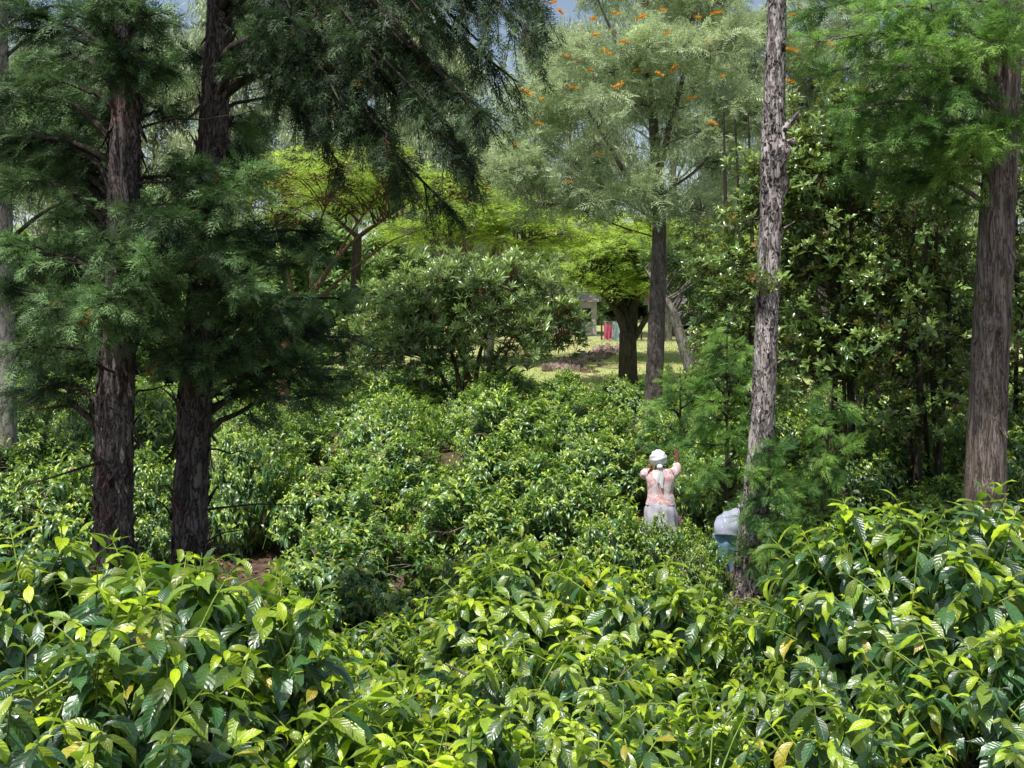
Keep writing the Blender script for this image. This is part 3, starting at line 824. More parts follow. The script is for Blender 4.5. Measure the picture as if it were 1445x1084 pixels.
# second
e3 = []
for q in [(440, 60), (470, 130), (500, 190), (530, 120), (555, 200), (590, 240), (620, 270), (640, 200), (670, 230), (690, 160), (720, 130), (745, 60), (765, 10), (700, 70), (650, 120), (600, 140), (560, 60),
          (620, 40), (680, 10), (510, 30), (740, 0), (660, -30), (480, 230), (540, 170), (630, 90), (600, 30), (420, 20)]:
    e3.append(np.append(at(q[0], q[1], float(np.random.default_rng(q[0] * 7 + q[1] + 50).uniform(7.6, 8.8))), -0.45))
k2 = [base_key(262, 9.675, 0.161)] + keyed([(264, 820, 9.675, 0.15), (270, 680, 9.675, 0.143), (277, 540, 9.675, 0.135), (291, 330, 9.675, 0.124), (303, 150, 9.675, 0.116), (312, 0, 9.675, 0.105), (325, -350, 9.675, 0.075), (335, -750, 9.675, 0.022)])
t2 = empty('cypress_tree', tuple(k2[0][:3]), 'cypress right of the curled bark one, trunk leaning right, long boughs hanging over the field', 'tree', 'dark cypress trees on the left')
e2 = [at(*q) for q in [(225, 505, 9), (270, 515, 8.85), (310, 500, 9), (355, 470, 9), (420, 500, 9.45), (468, 565, 9.75), (490, 480, 10.05), (400, 440, 9), (425, 380, 9.225), (350, 330, 9), (455, 330, 9.75),
      (385, 260, 9.375), (420, 160, 10.05), (400, 520, 10.2), (440, 430, 10.5), (360, 400, 10.35), (340, 230, 10.35), (250, 470, 10.5), (240, 330, 10.5), (330, 80, 10.35), (480, 420, 9.6), (500, 530, 10.35), (440, 520, 9.3),
      (380, 60, 9), (370, 540, 9.75), (300, 440, 8.85), (330, 420, 9.15), (450, 470, 10.2), (410, 340, 10.2)]]
e2 += [at(*q) for q in [(290, 250, 8.7), (325, 270, 9), (270, 290, 8.625), (310, 330, 8.7), (255, 235, 9), (350, 240, 8.85), (300, 380, 8.55), (340, 390, 8.7)]]
e2 += ring_ends(k2, at(0, 0, 9.675)[2], at(0, -700, 9.675)[2], 10, 1.1, 0.5, 4)
e2 += [at(_r.uniform(240, 420), _r.uniform(0, 250), _r.uniform(9.8, 11.2)) for _ in range(8)] + [at(_r.uniform(240, 480), _r.uniform(300, 540), _r.uniform(10, 11.2)) for _ in range(5)]
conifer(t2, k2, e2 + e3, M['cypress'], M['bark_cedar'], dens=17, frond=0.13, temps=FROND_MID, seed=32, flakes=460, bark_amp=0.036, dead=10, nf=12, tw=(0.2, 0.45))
# thick right hand trunk with bright crown
k4 = [base_key(1388, 14.6, 0.27)] + keyed([(1390, 700, 14.6, 0.255), (1394, 560, 14.6, 0.235), (1402, 400, 14.6, 0.225), (1410, 250, 14.6, 0.215), (1422, 0, 14.6, 0.19), (1435, -350, 14.6, 0.12), (1445, -700, 14.6, 0.03)])
t4 = empty('cypress_tree', tuple(k4[0][:3]), 'thick grey trunked conifer at the right edge with bright green feathery boughs', 'tree')
e4 = [at(*q) for q in [(1150, 60, 14.4), (1175, 150, 14), (1200, 25, 13.8), (1250, 95, 13.6), (1235, 205, 14), (1300, 60, 13.4), (1290, 175, 13.6), (1340, 130, 13.5), (1365, 205, 13.6), (1325, 240, 14.2),
      (1190, 215, 14.6), (1180, 255, 15), (1255, 270, 14.6), (1400, 60, 13.2), (1440, 175, 13.6), (1460, 60, 14), (1375, 190, 13.4), (1350, 15, 13.6), (1120, 20, 15), (1160, 100, 15.4), (1270, 30, 15.2),
      (1220, 130, 15.4), (1310, 110, 15.4), (1270, 200, 15.6), (1220, 60, 14.6), (1440, 20, 13), (1480, 150, 15), (1425, 210, 15.2), (1340, 290, 14.8), (1290, 20, 14.4), (1345, 80, 14.4), (1210, 170, 14.4), (1300, 230, 15.0)]]
e4 += ring_ends(k4, at(0, 0, 14.6)[2], at(0, -700, 14.6)[2], 24, 2.2, 0.6, 6)
conifer(t4, k4, e4, M['cypress_bright'], M['bark_grey'], dens=16, frond=0.18, nf=9, temps=FROND_MID, seed=34, bark_amp=0.022, rise=0.2, age_mu=0.45, flakes=120, knobs=((1.45, 4.4, 0.10, 0.05), (2.6, 5.2, 0.09, 0.04), (3.6, 4.2, 0.08, 0.04), (4.3, 5.0, 0.1, 0.04)))
t4['category'] = 'tree'

# feathery saplings round the dead trunk
def sapling(px, Y, top_py, spread, label, seed, nb=26, lean=0.0):
    b = base_key(px, Y, 0.035); tp = at(px + lean, top_py, Y)
    keys = [b, [(b[0] + tp[0]) / 2, Y, (b[2] + tp[2]) / 2, 0.024], [tp[0], Y, tp[2], 0.006]]
    r = empty('conifer_sapling', tuple(b[:3]), label, 'sapling', 'feathery conifer saplings around the pitted dead trunk')
    H = tp[2] - b[2]
    ends = []
    q = np.random.default_rng(seed)
    for i in range(nb):
        f = 0.18 + 0.80 * i / nb; a = i * 2.4 + q.uniform(-.4, .4); L = spread * (1.05 - f) ** 0.6 * q.uniform(0.6, 1.1)
        c, _ = trunk_at(keys, b[2] + H * f)
        ends.append(c + np.array([math.cos(a) * L, math.sin(a) * L, 0.30 * L]))
    conifer(r, keys, ends, M['cypress_bright'], M['bark_dark'], dens=12, frond=0.20, seed=seed, bark_amp=0.003, sides=10, temps=FROND_HI, nf=4, rise=0.3, droop=0.1, flare=0.1, age_mu=0.4, tw=(0.15, 0.4))


sapling(1026, 16.3, 465, 0.9, 'tallest feathery sapling, left of the pitted dead trunk beside the woman', 51, 34)
sapling(1084, 14.0, 625, 0.40, 'short feathery sapling whose sprays cover the foot of the dead trunk', 52, 24)
sapling(1150, 15.0, 545, 0.65, 'feathery sapling right of the dead trunk with sparse tips', 53, 20, lean=25)
sapling(960, 19.5, 520, 0.9, 'feathery sapling far behind the woman, right of the silver oak trunk', 54, 20)

# ------------------------------------------------------------------ pitted dead trunk
k5 = [base_key(1052, 14.36, 0.20)] + keyed([(1056, 800, 14.36, 0.18), (1066, 700, 14.36, 0.16), (1076, 600, 14.36, 0.148), (1082, 450, 14.36, 0.142), (1088, 300, 14.36, 0.138), (1091, 200, 14.36, 0.15), (1094, 100, 14.36, 0.125), (1097, 0, 14.36, 0.112), (1099, -60, 14.36, 0.10), (1099, -110, 14.36, 0.03)])
t5 = empty('dead_trunk', tuple(k5[0][:3]), 'tall bare dead trunk with pitted pinkish grey bark and a broken side stub', 'dead tree')
s5 = trunk_soup(k5, sides=44, amp=0.028, seed=9, flakes=90, knobs=((5.75, 5.6, 0.14, 0.10), (5.35, 0.1, 0.16, 0.09), (4.6, 4.2, 0.1, 0.03)))
rr5 = np.random.default_rng(3)
for i in range(520):   # small curled scales standing off the bark
    z = rr5.uniform(0.3, 8.4); a = rr5.uniform(0, 6.28)
    c, r_ = trunk_at(k5, z); o = np.array([math.cos(a), math.sin(a), 0]); sd = np.array([-math.sin(a), math.cos(a), 0])
    p = c + o * r_ * 1.0; w = rr5.uniform(0.008, 0.022); h = rr5.uniform(0.015, 0.05); tl = rr5.uniform(0.005, 0.03)
    s5.raw([p - sd * w, p + sd * w, p + sd * w * 0.6 + o * tl + np.array([0, 0, h]), p - sd * w * 0.6 + o * tl + np.array([0, 0, h])], [[0, 1, 2, 3]])
s5.shift(k5[0][:3]).obj('trunk', M['bark_snag'], t5)
for p, d, L_, ra, rb in [(at(1098, 190, 14.3), (1, -0.2, 0.9), 0.34, 0.065, 0.018), (at(1098, 208, 14.3), (1, -0.3, 0.25), 0.22, 0.08, 0.04), (at(1072, 560, 14.36), (-1, -.4, .4), .26, .02, .006),
                         (at(1090, 330, 14.36), (1, -.4, .4), .3, .02, .006), (at(1080, 520, 14.36), (1, -.4, .4), .24, .02, .006), (at(1090, 240, 14.36), (-1, -.4, .4), .3, .02, .006)]:
    s5b = Soup(); stub(s5b, p, d, L_, ra, rb)
    s5b.shift(k5[0][:3]).obj('broken_branch', M['bark_snag'], t5)
s5c = Soup()
rngk = np.random.default_rng(8)
T, D = [], []
for i in range(26):    # leafy epiphyte clump on the trunk
    a = rngk.uniform(0, 6.28); T.append(at(1082 + rngk.normal(0, 14), 395 + rngk.normal(0, 9), 14.36 + rngk.normal(-0.1, 0.12))); D.append([math.cos(a), math.sin(a) - .4, 0.5])
pick_place(s5c, ROS_BROAD, nrm(np.array(D)), nrm(np.array(D) * 0.2 + np.array([0.3, 0.1, 1])), np.array(T), 0.13, 0.5)
s5c.shift(k5[0][:3]).obj('leaf_tuft', M['broad'], t5)

# pale trunk at the left edge
k6 = [base_key(6, 19.5, 0.21)] + keyed([(8, 620, 19.5, 0.19), (8, 480, 19.5, 0.17), (5, 380, 19.5, 0.16), (0, 100, 19.5, 0.14), (-5, -400, 19.5, 0.06)])
t6 = empty('cypress_tree', tuple(k6[0][:3]), 'tree with a pale smooth trunk at the left edge behind the cypresses', 'tree')
e6 = ring_ends(k6, at(0, 330, 19.5)[2], at(0, -380, 19.5)[2], 40, 2.6, 1.0, 16)
conifer(t6, k6, e6, M['cypress'], M['bark_pale'], dens=9, frond=0.36, seed=36, temps=FROND_MID, bark_amp=0.015, nf=5)


# ------------------------------------------------------------------ branching trees: stems -> limbs -> twigs -> leaves
def branch_tree(root, stems, clusters, temps, matf, matb, n_tip, size, seed, crad=0.6, flat=1.0, mode='up', trunk_amp=0.015, twig=(0.01, 0.004), limb=0.03, age_mu=0.35, sides=18, extra=None, up_age=0.3, step=0.06, per=1, limb_mat=None, limb_sag=0.12, rise_k=None):
    """stems: list of key lists; clusters: (k,3) limb ends; n_tip leaf bunches per cluster"""
    global rng
    rng = np.random.default_rng(seed)
    off = np.asarray(root.location)
    ts = Soup(); allp = []
    for si, kk in enumerate(stems):
        w = trunk_soup(kk, sides=sides, step=step, amp=trunk_amp, seed=seed + si)
        for v, q, c in zip(w.V, w.Q, w.C): ts.raw(v, q - 0, c) if False else None
        n0 = ts.n
        ts.V += w.V; ts.Q += [q + n0 for q in w.Q]; ts.C += w.C; ts.n += w.n
        allp.append(curve_pts(kk, 40))
    AP = np.concatenate(allp)
    ts.shift(off).obj('trunk', matb, root)
    br, fo = Soup(), Soup()
    clusters = np.asarray(clusters, float)
    cent = clusters.mean(0)
    for c in clusters:
        dd = np.linalg.norm((AP[:, :3] - c) * np.array([1, 1, 0.8]), axis=1) + 50 * (AP[:, 2] > c[2] - 0.05)
        if rise_k is not None:
            hd = np.linalg.norm(AP[:, :2] - c[:2], axis=1)
            dd = np.abs(AP[:, 2] - (c[2] - rise_k * rng.uniform(0.2, 1.5) * hd)) + 0.15 * hd
        dd = dd + 0.3 * rng.random(len(dd))
        j = int(np.argmin(dd)); a = AP[j, :3]; L = np.linalg.norm(c - a)
        t = np.linspace(0, 1, 9)[:, None]
        w = np.concatenate([np.zeros((1, 3)), rng.normal(0, 0.06 * L, (8, 3))]).cumsum(0) * 0.35
        pts = a + (c - a) * t + w * (1 - t * 0.3) + np.array([0, 0, limb_sag * L]) * np.sin(PI * t)
        r0 = min(AP[j, 3] * 0.7, limb * (0.5 + 0.35 * L))
        br.tube(pts, np.linspace(r0, twig[0] * 1.3, 9), 6)
        e = nrm(rng.normal(0, 1, (n_tip, 3)))
        rad = crad * rng.uniform(0.25, 1.0, (n_tip, 1)) ** 0.6
        tips = pts[-1] + e * rad * np.array([1, 1, flat])
        for k in range(n_tip):
            s0 = pts[rng.integers(5, 9)]
            u = np.linspace(0, 1, 4)[:, None]
            br.tube(s0 + (tips[k] - s0) * u + np.array([0, 0, -0.1 * crad]) * np.sin(PI * u), np.linspace(twig[0], twig[1], 4), 3)
        for rep in range(per):
            tp = tips + rng.normal(0, 0.12 * crad, tips.shape) * (rep > 0)
            if mode == 'up':
                d = nrm(e * 0.7 + np.array([0, 0, 0.75]) + rng.normal(0, 0.3, e.shape)); nn = nrm(rng.normal(0, 1, e.shape))
            elif mode == 'flat':
                d = nrm(e * np.array([1, 1, 0.1]) + rng.normal(0, 0.25, e.shape) * np.array([1, 1, 0.4])); nn = nrm(np.array([0, 0, 1.0]) + rng.normal(0, 0.25, e.shape))
            elif mode == 'hang':
                d = nrm(np.array([0, 0, -1.0]) + rng.normal(0, 0.35, e.shape)); nn = nrm(rng.normal(0, 1, e.shape))
            else:
                d = nrm(e + rng.normal(0, 0.3, e.shape) + np.array([0, 0, 0.25])); nn = nrm(np.array([0, 0, 1.0]) + rng.normal(0, 0.5, e.shape))
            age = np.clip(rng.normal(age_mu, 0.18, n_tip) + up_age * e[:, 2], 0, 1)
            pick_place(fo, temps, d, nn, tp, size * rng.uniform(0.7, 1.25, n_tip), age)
    if extra: extra(fo, br)
    br.shift(off).obj('branches', limb_mat or matb, root)
    fo.shift(off).obj('foliage', matf, root)


def blob(n, centre, rad, seed, hollow=0.35):
    r = np.random.default_rng(seed)
    v = nrm(r.normal(0, 1, (n, 3))) * (hollow + (1 - hollow) * r.random((n, 1)) ** 0.5)
    return np.asarray(centre) + v * np.asarray(rad)


def pblobs(spec, seed):
    """spec rows: px, py, Y, half width px, half height px, depth m, n"""
    out = []
    for i, (px, py, Y, hw, hh, dp, n) in enumerate(spec):
        out.append(blob(n, at(px, py, Y), (hw / FPX * Y, dp, hh / FPX * Y), seed + i))
    return np.concatenate(out)


# silver oak with orange flowers
k7 = [base_key(918, 24, 0.20)] + keyed([(921, 590, 24, 0.195), (929, 400, 24, 0.17), (931, 300, 24, 0.14), (924, 200, 24, 0.11), (913, 60, 24, 0.08), (905, -80, 24, 0.06), (900, -260, 24, 0.02)])
t7 = empty('silver_oak', tuple(k7[0][:3]), 'silver oak with a straight slim trunk, grey green ferny leaves and orange blossoms', 'tree', 'silver oaks with ferny leaves')
cl7 = pblobs([(770, 265, 24, 75, 40, 1.2, 13), (850, 130, 24, 100, 80, 1.5, 20), (970, 60, 24, 110, 80, 1.5, 20), (1010, 190, 24, 90, 75, 1.3, 17), (880, -70, 24, 120, 80, 1.5, 16), (775, 140, 24, 55, 60, 1.1, 9), (870, 260, 24.0, 80, 40, 1.4, 11), (725, 210, 24, 35, 40, 0.9, 5), (1000, -40, 24, 80, 70, 1.3, 9), (1000, 300, 24, 60, 25, 1.0, 6)], 60)
st7 = [k7] + [keyed([(a, b, 24 + dy, c) for a, b, dy, c in l]) for l in [
    [(926, 335, 0, .05), (880, 322, -.3, .045), (810, 292, -.6, .03), (745, 288, -.8, .012)], [(925, 300, 0, .07), (885, 250, .3, .055), (845, 180, .5, .04), (800, 110, .6, .012)],
    [(928, 250, 0, .07), (950, 160, -.3, .055), (978, 60, -.5, .04), (1000, -60, -.5, .012)], [(929, 330, 0, .045), (980, 335, .3, .035), (1040, 322, .5, .012)],
    [(926, 280, 0, .055), (985, 240, .5, .045), (1040, 160, .7, .03), (1070, 90, .8, .012)], [(918, 150, 0, .05), (870, 60, -.5, .04), (835, -20, -.6, .012)], [(924, 310, 0, .05), (890, 290, .9, .04), (800, 220, 1.2, .025), (750, 180, 1.3, .012)]]]
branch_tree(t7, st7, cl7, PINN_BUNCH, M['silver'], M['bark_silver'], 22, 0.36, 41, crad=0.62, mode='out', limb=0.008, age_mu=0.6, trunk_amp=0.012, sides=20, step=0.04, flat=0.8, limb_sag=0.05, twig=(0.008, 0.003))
k8 = [base_key(1165, 29, 0.2)] + keyed([(1160, 400, 29, 0.16), (1150, 200, 29, 0.12), (1145, -50, 29, 0.08), (1140, -250, 29, 0.03)])
t8 = empty('silver_oak', tuple(k8[0][:3]), 'second silver oak, behind the pitted dead trunk, its crown seen on both sides of it', 'tree', 'silver oaks with ferny leaves')
cl8 = pblobs([(1110, 150, 29, 90, 90, 1.6, 30), (1150, 30, 29, 110, 90, 1.8, 34), (1190, 150, 29, 80, 90, 1.5, 20), (1150, -120, 29, 120, 80, 1.8, 20), (1070, 260, 29, 50, 40, 1.0, 10), (1080, 60, 29, 60, 80, 1.0, 16)], 80)
branch_tree(t8, [k8], cl8, PINN_BUNCH, M['silver'], M['bark_silver'], 12, 0.40, 42, crad=0.6, per=1, mode='out', limb=0.013, age_mu=0.6, sides=14, flat=0.8, limb_sag=-0.1, rise_k=0.5)


def flower_mesh():
    """one toothbrush-like orange spray"""
    s = Soup()
    r = np.random.default_rng(4)
    n = 110
    T = np.stack([r.uniform(-0.5, 0.5, n), r.normal(0, 0.10, n), np.zeros(n)], -1)
    D = nrm(np.stack([r.normal(0, 0.25, n), r.normal(0, 0.4, n), np.ones(n)], -1))
    s.place(diamond(0.32), D, nrm(r.normal(0, 1, (n, 3))), T, r.uniform(0.14, 0.30, n), 0.5, r.random(n))
    s.tube([[-0.5, 0, 0], [0, 0, 0.03], [0.5, 0, 0]], 0.02, 5)
    return s


M['orange'] = leaf_mat('orange_blossom', (0.85, 0.36, 0.03), (0.92, 0.55, 0.06), rough=0.6, trans=0.35, tcol=(0.98, 0.48, 0.02), spec=0.2, dark=0.3)
fm = flower_mesh().mesh('flower', M['orange'])
fl = [(790, 17), (838, 27), (840, 50), (872, 122), (798, 80), (812, 84), (730, 130), (742, 131), (765, 140), (726, 205), (802, 257), (745, 72), (942, 48), (950, 98), (968, 97), (1000, 62), (1020, 108),
      (855, 75), (756, 100), (820, 40), (780, 5), (905, 25), (935, 15), (985, 25), (1010, 20), (880, 60), (832, 100), (760, 175), (845, 218), (1005, 175), (975, 140), (930, 105), (900, 100), (868, 20), (810, 125)]
for i, (px, py) in enumerate(fl):
    o = bpy.data.objects.new('flower', fm); col.objects.link(o); o.parent = t7
    Yf = 24 - random.uniform(0.9, 1.8)
    o.location = Vector(at(px, py, Yf)) - t7.location
    o.rotation_euler = (random.uniform(-.5, .5), random.uniform(-.5, .5), random.uniform(-1.2, 1.2)); q = random.uniform(0.12, 0.25); o.scale = (q, q, q)
for i, (px, py) in enumerate([(1117, 72), (1172, 63), (1118, 22), (1113, 116), (1040, 30)]):
    o = bpy.data.objects.new('flower', fm); col.objects.link(o); o.parent = t8
    o.location = Vector(at(px, py, 27.2)) - t8.location
    o.rotation_euler = (0.1, 0.2, random.uniform(-0.8, 0.8)); q = random.uniform(0.2, 0.33); o.scale = (q, q, q)

# lance leaved tree in the middle
bx, by = at(665, 545, 33)[0], 33.0
gz = float(ground_z(bx, by))
stems9 = []
for i, (px, py) in enumerate([(560, 470), (610, 440), (650, 420), (700, 430), (745, 450), (800, 470), (640, 480), (720, 490)]):
    e = at(px, py, 33 + (-1) ** i * 0.7)
    b = [bx + (i - 3.5) * 0.07, by + 0.06 * (-1) ** i, gz - 0.1, 0.08]
    mid = [b[0] + (e[0] - b[0]) * 0.35, by, gz + (e[2] - gz) * 0.55, 0.06]
    stems9.append([b, mid, list(e) + [0.03]])
t9 = empty('lance_leaved_tree', (bx, by, gz), 'wide multi stemmed tree with upright tufts of long glossy leaves behind the field', 'tree')
cl9 = pblobs([(560, 440, 33, 60, 60, 1.5, 26), (620, 425, 33, 70, 52, 1.8, 34), (690, 420, 33, 75, 50, 1.9, 36), (740, 425, 33, 65, 52, 1.8, 30), (780, 458, 33, 38, 32, 1.2, 14), (600, 480, 32.5, 70, 45, 1.5, 24), (700, 480, 32.3, 90, 40, 1.5, 26), (640, 385, 33.5, 60, 22, 1.2, 14), (735, 390, 33.5, 60, 20, 1.2, 14), (530, 480, 33, 30, 35, 1.0, 8)], 100)
branch_tree(t9, stems9, cl9, ROS_LANCE, M['loquat'], M['bark_acacia'], 13, 0.27, 43, crad=0.48, mode='up', limb=0.02, age_mu=0.42, sides=8, step=0.1, up_age=0.35)

# broad leaved thicket on the right
def thicket(px0, Y, spec, label, seed, nst=4, n_tip=13, lean=60):
    x = (px0 - 722.5) / FPX * Y; g = float(ground_z(x, Y)); r = np.random.default_rng(seed)
    root = empty('broad_leaved_tree', (x, Y, g), label, 'tree', 'dark broad leaved trees on the right')
    st = []
    for i in range(nst):
        a = i * 2.4; b = [x + math.cos(a) * 0.22, Y + math.sin(a) * 0.22, g - 0.1, r.uniform(0.035, 0.07)]
        e = at(px0 + r.uniform(-lean, lean), r.uniform(150, 300), Y + r.uniform(-0.8, 0.8))
        m = [(b[0] * 0.6 + e[0] * 0.4) + r.normal(0, 0.1), (b[1] + e[1]) / 2, g + (e[2] - g) * 0.5, b[3] * 0.75]
        st.append([b, m, list(e) + [0.018]])
    branch_tree(root, st, pblobs(spec, seed), ROS_BROAD, M['broad'], M['bark_dark'], n_tip, 0.145, seed, crad=0.42, mode='up', limb=0.016, age_mu=0.34, sides=10, step=0.06, per=2, twig=(0.007, 0.003), up_age=0.25)


thicket(1190, 18.5, [(1060, 330, 18.5, 45, 110, 0.8, 17), (1130, 260, 18.5, 60, 80, 1.1, 21), (1150, 400, 18.5, 85, 80, 1.2, 28), (1200, 300, 18.5, 70, 90, 1.1, 24), (1170, 180, 18.5, 60, 50, 1.0, 10), (1220, 500, 18.5, 80, 50, 1.0, 14), (1130, 500, 18.5, 60, 50, 1.0, 11)], 'broad leaved tree right behind the pitted dead trunk, sunlit leathery leaves', 120)
thicket(1310, 17.8, [(1280, 240, 17.8, 70, 90, 1.2, 21), (1310, 370, 17.8, 75, 90, 1.2, 28), (1260, 440, 17.8, 75, 70, 1.1, 20), (1340, 480, 17.8, 60, 80, 1.1, 18), (1290, 560, 17.8, 80, 50, 1.0, 14), (1230, 150, 17.8, 50, 50, 1.0, 7)], 'darker broad leaved tree with many thin stems, left of the thick right hand trunk', 140, nst=5)
thicket(1450, 19.5, [(1440, 330, 19.5, 50, 120, 1.2, 24), (1450, 480, 19.5, 60, 80, 1.2, 18), (1470, 180, 19.5, 60, 90, 1.2, 14), (1440, 580, 19.5, 50, 60, 1.0, 12)], 'broad leaved tree cut by the right edge behind the thick trunk', 160, nst=4)
thicket(1040, 21.5, [(1010, 360, 21.5, 35, 60, 0.9, 11), (1030, 440, 21.5, 45, 60, 1.0, 14), (1000, 520, 21.5, 40, 50, 1.0, 10), (1060, 560, 21.5, 50, 40, 1.0, 8)], 'small broad leaved tree between the silver oak trunk and the dead trunk', 170, nst=4, lean=20)
thicket(1230, 24.5, [(1230, 620, 24.5, 60, 60, 1.2, 15), (1130, 600, 24.5, 60, 60, 1.2, 15), (1330, 620, 24.5, 70, 60, 1.2, 15), (1230, 520, 24.5, 80, 50, 1.2, 12), (1350, 500, 24.5, 80, 60, 1.2, 12)], 'low broad leaved shrub tree at the foot of the thicket on the right', 175, nst=5, lean=60)


# flat topped acacias
def acacia(name_lab, px0, Y, trunk, limbs, layers, seed, n_tip=16, size=0.34, matb='bark_acacia', r=0.2, crad=0.75, limb=0.03, group='flat topped acacias beyond the field', age=0.5, mode='flat', step=0.06):
    x = (px0 - 722.5) / FPX * Y; g = float(ground_z(x, Y))
    root = empty('acacia_tree', (x, Y, g), name_lab, 'tree', group)
    st = [[[x, Y, g - 0.15, r]] + keyed([(a, b, Y, c) for a, b, c in trunk])]
    for l in limbs: st.append(keyed([(a, b, Y + dy, c) for a, b, dy, c in l]))
    branch_tree(root, st, pblobs(layers, seed), FROND_LOW, M['acacia'], M[matb], n_tip, size, seed, crad=crad, flat=0.22, mode=mode, limb=limb, age_mu=age, sides=16, step=step, twig=(0.012, 0.005), up_age=0.3, per=2, limb_sag=0.05)


acacia('low spreading acacia with orange brown branches fanning up to the right, behind the cypresses', 400, 29, [(402, 480, 0.12), (418, 445, 0.11)],
       [[(405, 480, 0, 0.10), (450, 400, 0.2, 0.085), (478, 360, 0, 0.07), (520, 320, 0, 0.05), (590, 295, 0, 0.03), (650, 280, 0.3, 0.012)],
        [(430, 440, 0, 0.09), (490, 385, 0.4, 0.06), (550, 340, 0.6, 0.04), (620, 315, 0.6, 0.015)], [(478, 365, 0, 0.06), (530, 358, -0.3, 0.035), (640, 355, -0.5, 0.012)],
        [(440, 420, -0.2, 0.06), (440, 350, -0.3, 0.04), (460, 290, -0.3, 0.02)], [(420, 440, 0, 0.07), (400, 360, 0.5, 0.04), (380, 280, 0.5, 0.02)], [(455, 395, 0.2, 0.06), (500, 320, 0.5, 0.035), (540, 270, 0.7, 0.015)]],
       [(440, 262, 29, 90, 22, 1.8, 30), (560, 255, 29.5, 100, 18, 1.8, 30), (650, 272, 29.5, 60, 12, 1.5, 12), (400, 300, 29.5, 60, 14, 1.6, 12), (520, 225, 29.5, 90, 16, 1.6, 18)], 210, n_tip=12, size=0.30)
acacia('acacia with a stout dark forked trunk standing on the lawn', 885, 41, [(886, 545, 0.34), (886, 470, 0.31)],
       [[(886, 475, 0, 0.2), (872, 440, 0, 0.15), (845, 410, 0, 0.08), (820, 395, 0, 0.03)], [(890, 470, 0, 0.22), (893, 430, 0.3, 0.18), (905, 400, 0.3, 0.12), (930, 370, 0.5, 0.05)], [(893, 480, 0, 0.13), (915, 445, -0.5, 0.1), (950, 400, -0.5, 0.05)], [(888, 460, 0, .15), (870, 400, .5, .08), (860, 370, .6, .03)]],
       [(840, 402, 41, 55, 15, 2.5, 24), (900, 395, 41, 75, 18, 3, 34), (960, 388, 41, 65, 18, 2.5, 26), (880, 360, 41, 90, 16, 3, 36), (990, 365, 41, 50, 18, 2.5, 20), (815, 385, 41, 50, 12, 2.2, 18), (930, 345, 41, 80, 12, 2.5, 24), (980, 340, 41, 60, 14, 2.5, 16)], 220, n_tip=13, size=0.42, matb='bark_dark', r=0.36, limb=0.05, age=0.25)
acacia('wide acacia with a bright yellow green flat crown above the lance leaved tree', 690, 50, [(690, 440, 0.28), (688, 380, 0.22)],
       [[(688, 385, 0, .18), (640, 350, 0, .1), (590, 335, 0, .03)], [(688, 380, 0, .18), (740, 340, 0, .1), (790, 325, 0, .03)], [(688, 385, 0, .15), (700, 340, 0.5, .08), (700, 310, .5, .03)]],
       [(620, 325, 50, 80, 15, 4, 34), (700, 310, 50, 100, 16, 4, 44), (790, 325, 50, 80, 16, 4, 30), (680, 285, 50, 90, 12, 3.5, 30), (740, 345, 50, 60, 9, 3, 12)], 230, n_tip=15, size=0.55, crad=1.0, limb=0.05, matb='bark_pale', age=0.75)
acacia('bright flat crowned acacia behind the silver oak trunk', 1000, 52, [(1000, 430, 0.28), (1000, 370, 0.2)],
       [[(1000, 375, 0, .16), (940, 345, 0, .09), (880, 335, 0, .03)], [(1000, 375, 0, .16), (1050, 345, 0, .09), (1090, 335, 0, .03)]],
       [(900, 335, 52, 90, 14, 4, 36), (980, 345, 52, 80, 18, 4, 36), (1040, 335, 52, 60, 18, 4, 20), (880, 310, 52, 70, 12, 3.5, 20), (830, 345, 52, 50, 12, 3, 14)], 240, n_tip=15, size=0.55, crad=1.0, limb=0.05, matb='bark_dark', age=0.8)
acacia('acacia with a glowing yellow green crown seen between the two hanging cypress crowns', 500, 44, [(500, 430, 0.22), (505, 330, 0.16)],
       [[(505, 335, 0, .12), (440, 280, 0, .06), (410, 250, 0, .03)], [(505, 335, 0, .12), (570, 290, 0, .06), (610, 270, 0, .03)]],
       [(430, 235, 44, 70, 20, 3, 26), (500, 250, 44, 70, 22, 3, 28), (570, 262, 44, 70, 20, 3, 26), (480, 280, 44, 60, 14, 3, 16), (620, 255, 44, 40, 14, 2, 10)], 250, n_tip=14, size=0.5, crad=0.9, limb=0.03, matb='bark_dark', age=0.9, r=0.13)

# leaning pale trunk behind the silver oak
k10 = keyed([(995, 615, 30, 0.17), (984, 560, 30, 0.16), (965, 490, 30, 0.15), (948, 435, 30, 0.13), (925, 400, 30, 0.08), (910, 380, 30, 0.04)])
k10[0][2] = float(ground_z(k10[0][0], 30)) - 0.1
t10 = empty('leaning_tree', tuple(k10[0][:3]), 'tree with a pale mottled trunk leaning left behind the silver oak', 'tree')
cl10 = pblobs([(1000, 440, 30.5, 35, 40, 1.0, 14), (990, 380, 30.5, 50, 30, 1.2, 16), (1020, 500, 30.5, 35, 45, 1.0, 14), (940, 360, 30.5, 35, 15, 1, 6)], 300)
branch_tree(t10, [k10], cl10, ROS_LANCE, M['dark_tree'], M['bark_pale'], 11, 0.26, 302, crad=0.5, mode='up', limb=0.025, age_mu=0.3, sides=16)


